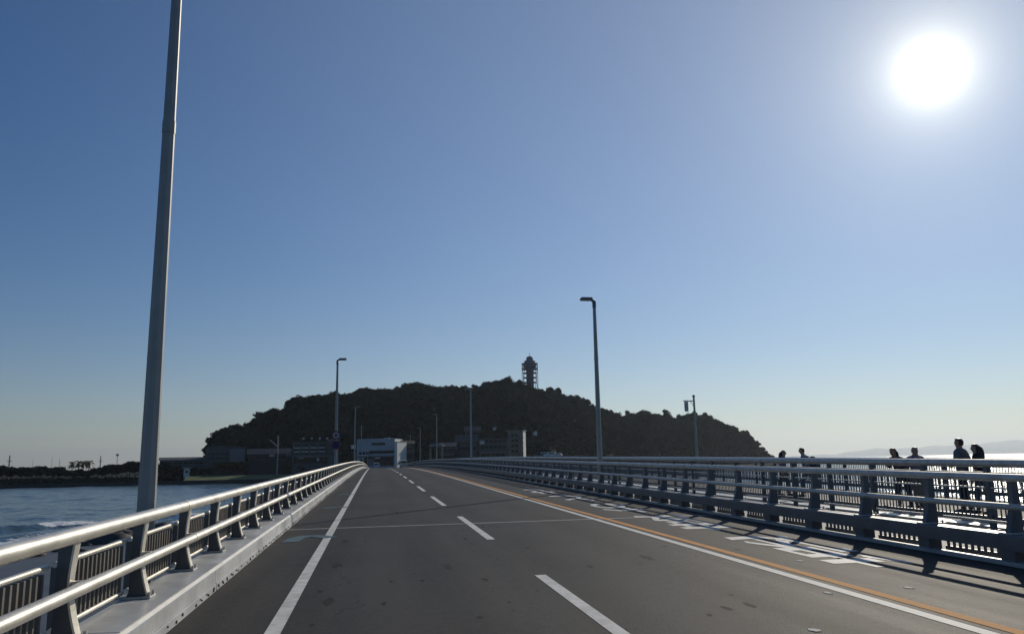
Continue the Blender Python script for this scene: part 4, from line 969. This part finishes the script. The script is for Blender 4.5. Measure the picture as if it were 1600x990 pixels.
# ------------------------------------------------------------------ shore trees on the left
LT = [crown_tpl(500 + k, 12, 46, .13, True) for k in range(6)]
row = []
xs_ = np.linspace(-16, 326, 46)
for i, x in enumerate(xs_):
    yt = float(np.interp(x, [0, 25, 60, 90, 115, 140, 165, 185, 210, 245, 285, 330], [724, 731, 729, 728, 734, 732, 727, 722, 721, 722, 727, 731])) + rng.uniform(-2.4, 1.5) + .5
    D = 438 + rng.uniform(0, 16)
    c = at(x + rng.uniform(-2, 2), 735, D); h = at(x, yt, D).z - GZ
    nm = 'leftmost of the shore trees' if i == 0 else 'dark evergreen shore tree in the dense left row'
    limb_tree('shore_tree', (c.x, c.y, GZ), h / 1.02, h * rng.uniform(.42, .55), LT[i % 6], M_leaf, 'dark evergreen tree in the dense row along the left shore', 'dense dark trees along the left shore', .3)
P = []; Sx = []
for i in range(330):
    x = rng.uniform(-22, 345); D = rng.uniform(438 - 38 * (1 - x / 500.), 446) if x < 235 else rng.uniform(432, 446); c = at(x, 735, D); h = rng.uniform(1.6, 3.6)
    if D < 405 + x * .12: h *= .5
    P.append((c.x, c.y, GZ + .1)); Sx.append((h * 1.2, h * 1.2, h))
o = scatter('shore_scrub', LT, P, Sx, M_leaf); tag(o, 'dark tangled scrub filling the left shore under the trees', 'scrub', kind='stuff')
labs = ['olive tree at the left end of the shore lawn', 'spreading olive tree on the shore lawn below the blank hotel wing', 'broad olive tree on the middle of the shore lawn', 'dull green tree left of the slanting boom post', 'small green tree just before the slanting boom post', 'rounded olive tree right of the slanting boom post', 'low olive tree where the lawn meets the railing']
for i, (x, yt, D, w_) in enumerate(((342, 722, 442, 6), (356, 720, 444, 6.5), (378, 720, 446, 6.5), (400, 727, 444, 5.5), (416, 726, 446, 5), (452, 723, 440, 6), (468, 727, 436, 4.5))):
    c = at(x, 735, D); h = at(x, yt, D).z - GZ; limb_tree('olive_tree', (c.x, c.y + 10, -2.4), h - 2.2, w_ * 1.05, LT[i % 6], M_leaf2, labs[i], 'trees on the shore lawn', .32)
# palms
def palm(x, yt, D, label):
    c = at(x, 735, D); h = at(x, yt, D).z - GZ; root = empty('palm_tree', (c.x, c.y, GZ), rng.uniform(0, 6)); tag(root, label, 'palm tree', 'palm trees over the left shore')
    t = MB(); t.tube([(0, 0, -.3), (.15, 0, h * .5), (0, .1, h - .8)], [.34, .24, .2], 8); t.build('trunk', M_bark, root)
    f_ = MB()
    for k in range(30):
        a = rng.uniform(0, 6.283); el = rng.uniform(-.7, 1.25); L_ = rng.uniform(2.6, 3.5); d = Vector((math.cos(a), math.sin(a), 0)); side = Vector((-math.sin(a), math.cos(a), 0))
        pts = []
        for q in range(7):
            u_ = q / 6; pts.append(Vector((0, .1, h - .8)) + d * (L_ * u_ * math.cos(el * (1 - u_ * .5))) + Vector((0, 0, 1)) * (L_ * (math.sin(el) * u_ - .5 * u_ * u_)))
        for q in range(6):
            w_ = .34 * math.sin(math.pi * (q + .7) / 7.2)
            f_.add([pts[q] - side * w_ - Vector((0, 0, w_ * .6)), pts[q], pts[q + 1], pts[q + 1] - side * w_ - Vector((0, 0, w_ * .6))], [(0, 1, 2, 3)])
            f_.add([pts[q] + side * w_ - Vector((0, 0, w_ * .6)), pts[q], pts[q + 1], pts[q + 1] + side * w_ - Vector((0, 0, w_ * .6))], [(0, 1, 2, 3)])
    f_.build('crown', M_palm, root)
for x, y, l in ((112.5, 720.5, 'leftmost of the four tall palms over the left shore'), (122, 719, 'second of the four tall palms from the left'), (130, 719.5, 'third of the four tall palms from the left'), (138.5, 718.5, 'rightmost of the four tall palms over the left shore')): palm(x, y + 1.5, 470, l)

# ------------------------------------------------------------------ haze: one closed box of even air
hb = MB(); hb.box(-32000, 32000, -32000, 32000, -14, 640)
hm = bpy.data.materials.new('haze'); hm.use_nodes = True; t = hm.node_tree; t.nodes.clear()
ho = N(t, 'ShaderNodeOutputMaterial'); pv = N(t, 'ShaderNodeVolumePrincipled'); pv.inputs['Color'].default_value = (.80, .90, 1., 1); pv.inputs['Density'].default_value = .00005; pv.inputs['Anisotropy'].default_value = .45
t.links.new(pv.outputs[0], ho.inputs['Volume'])
o = hb.build('haze', hm); tag(o, kind='stuff')
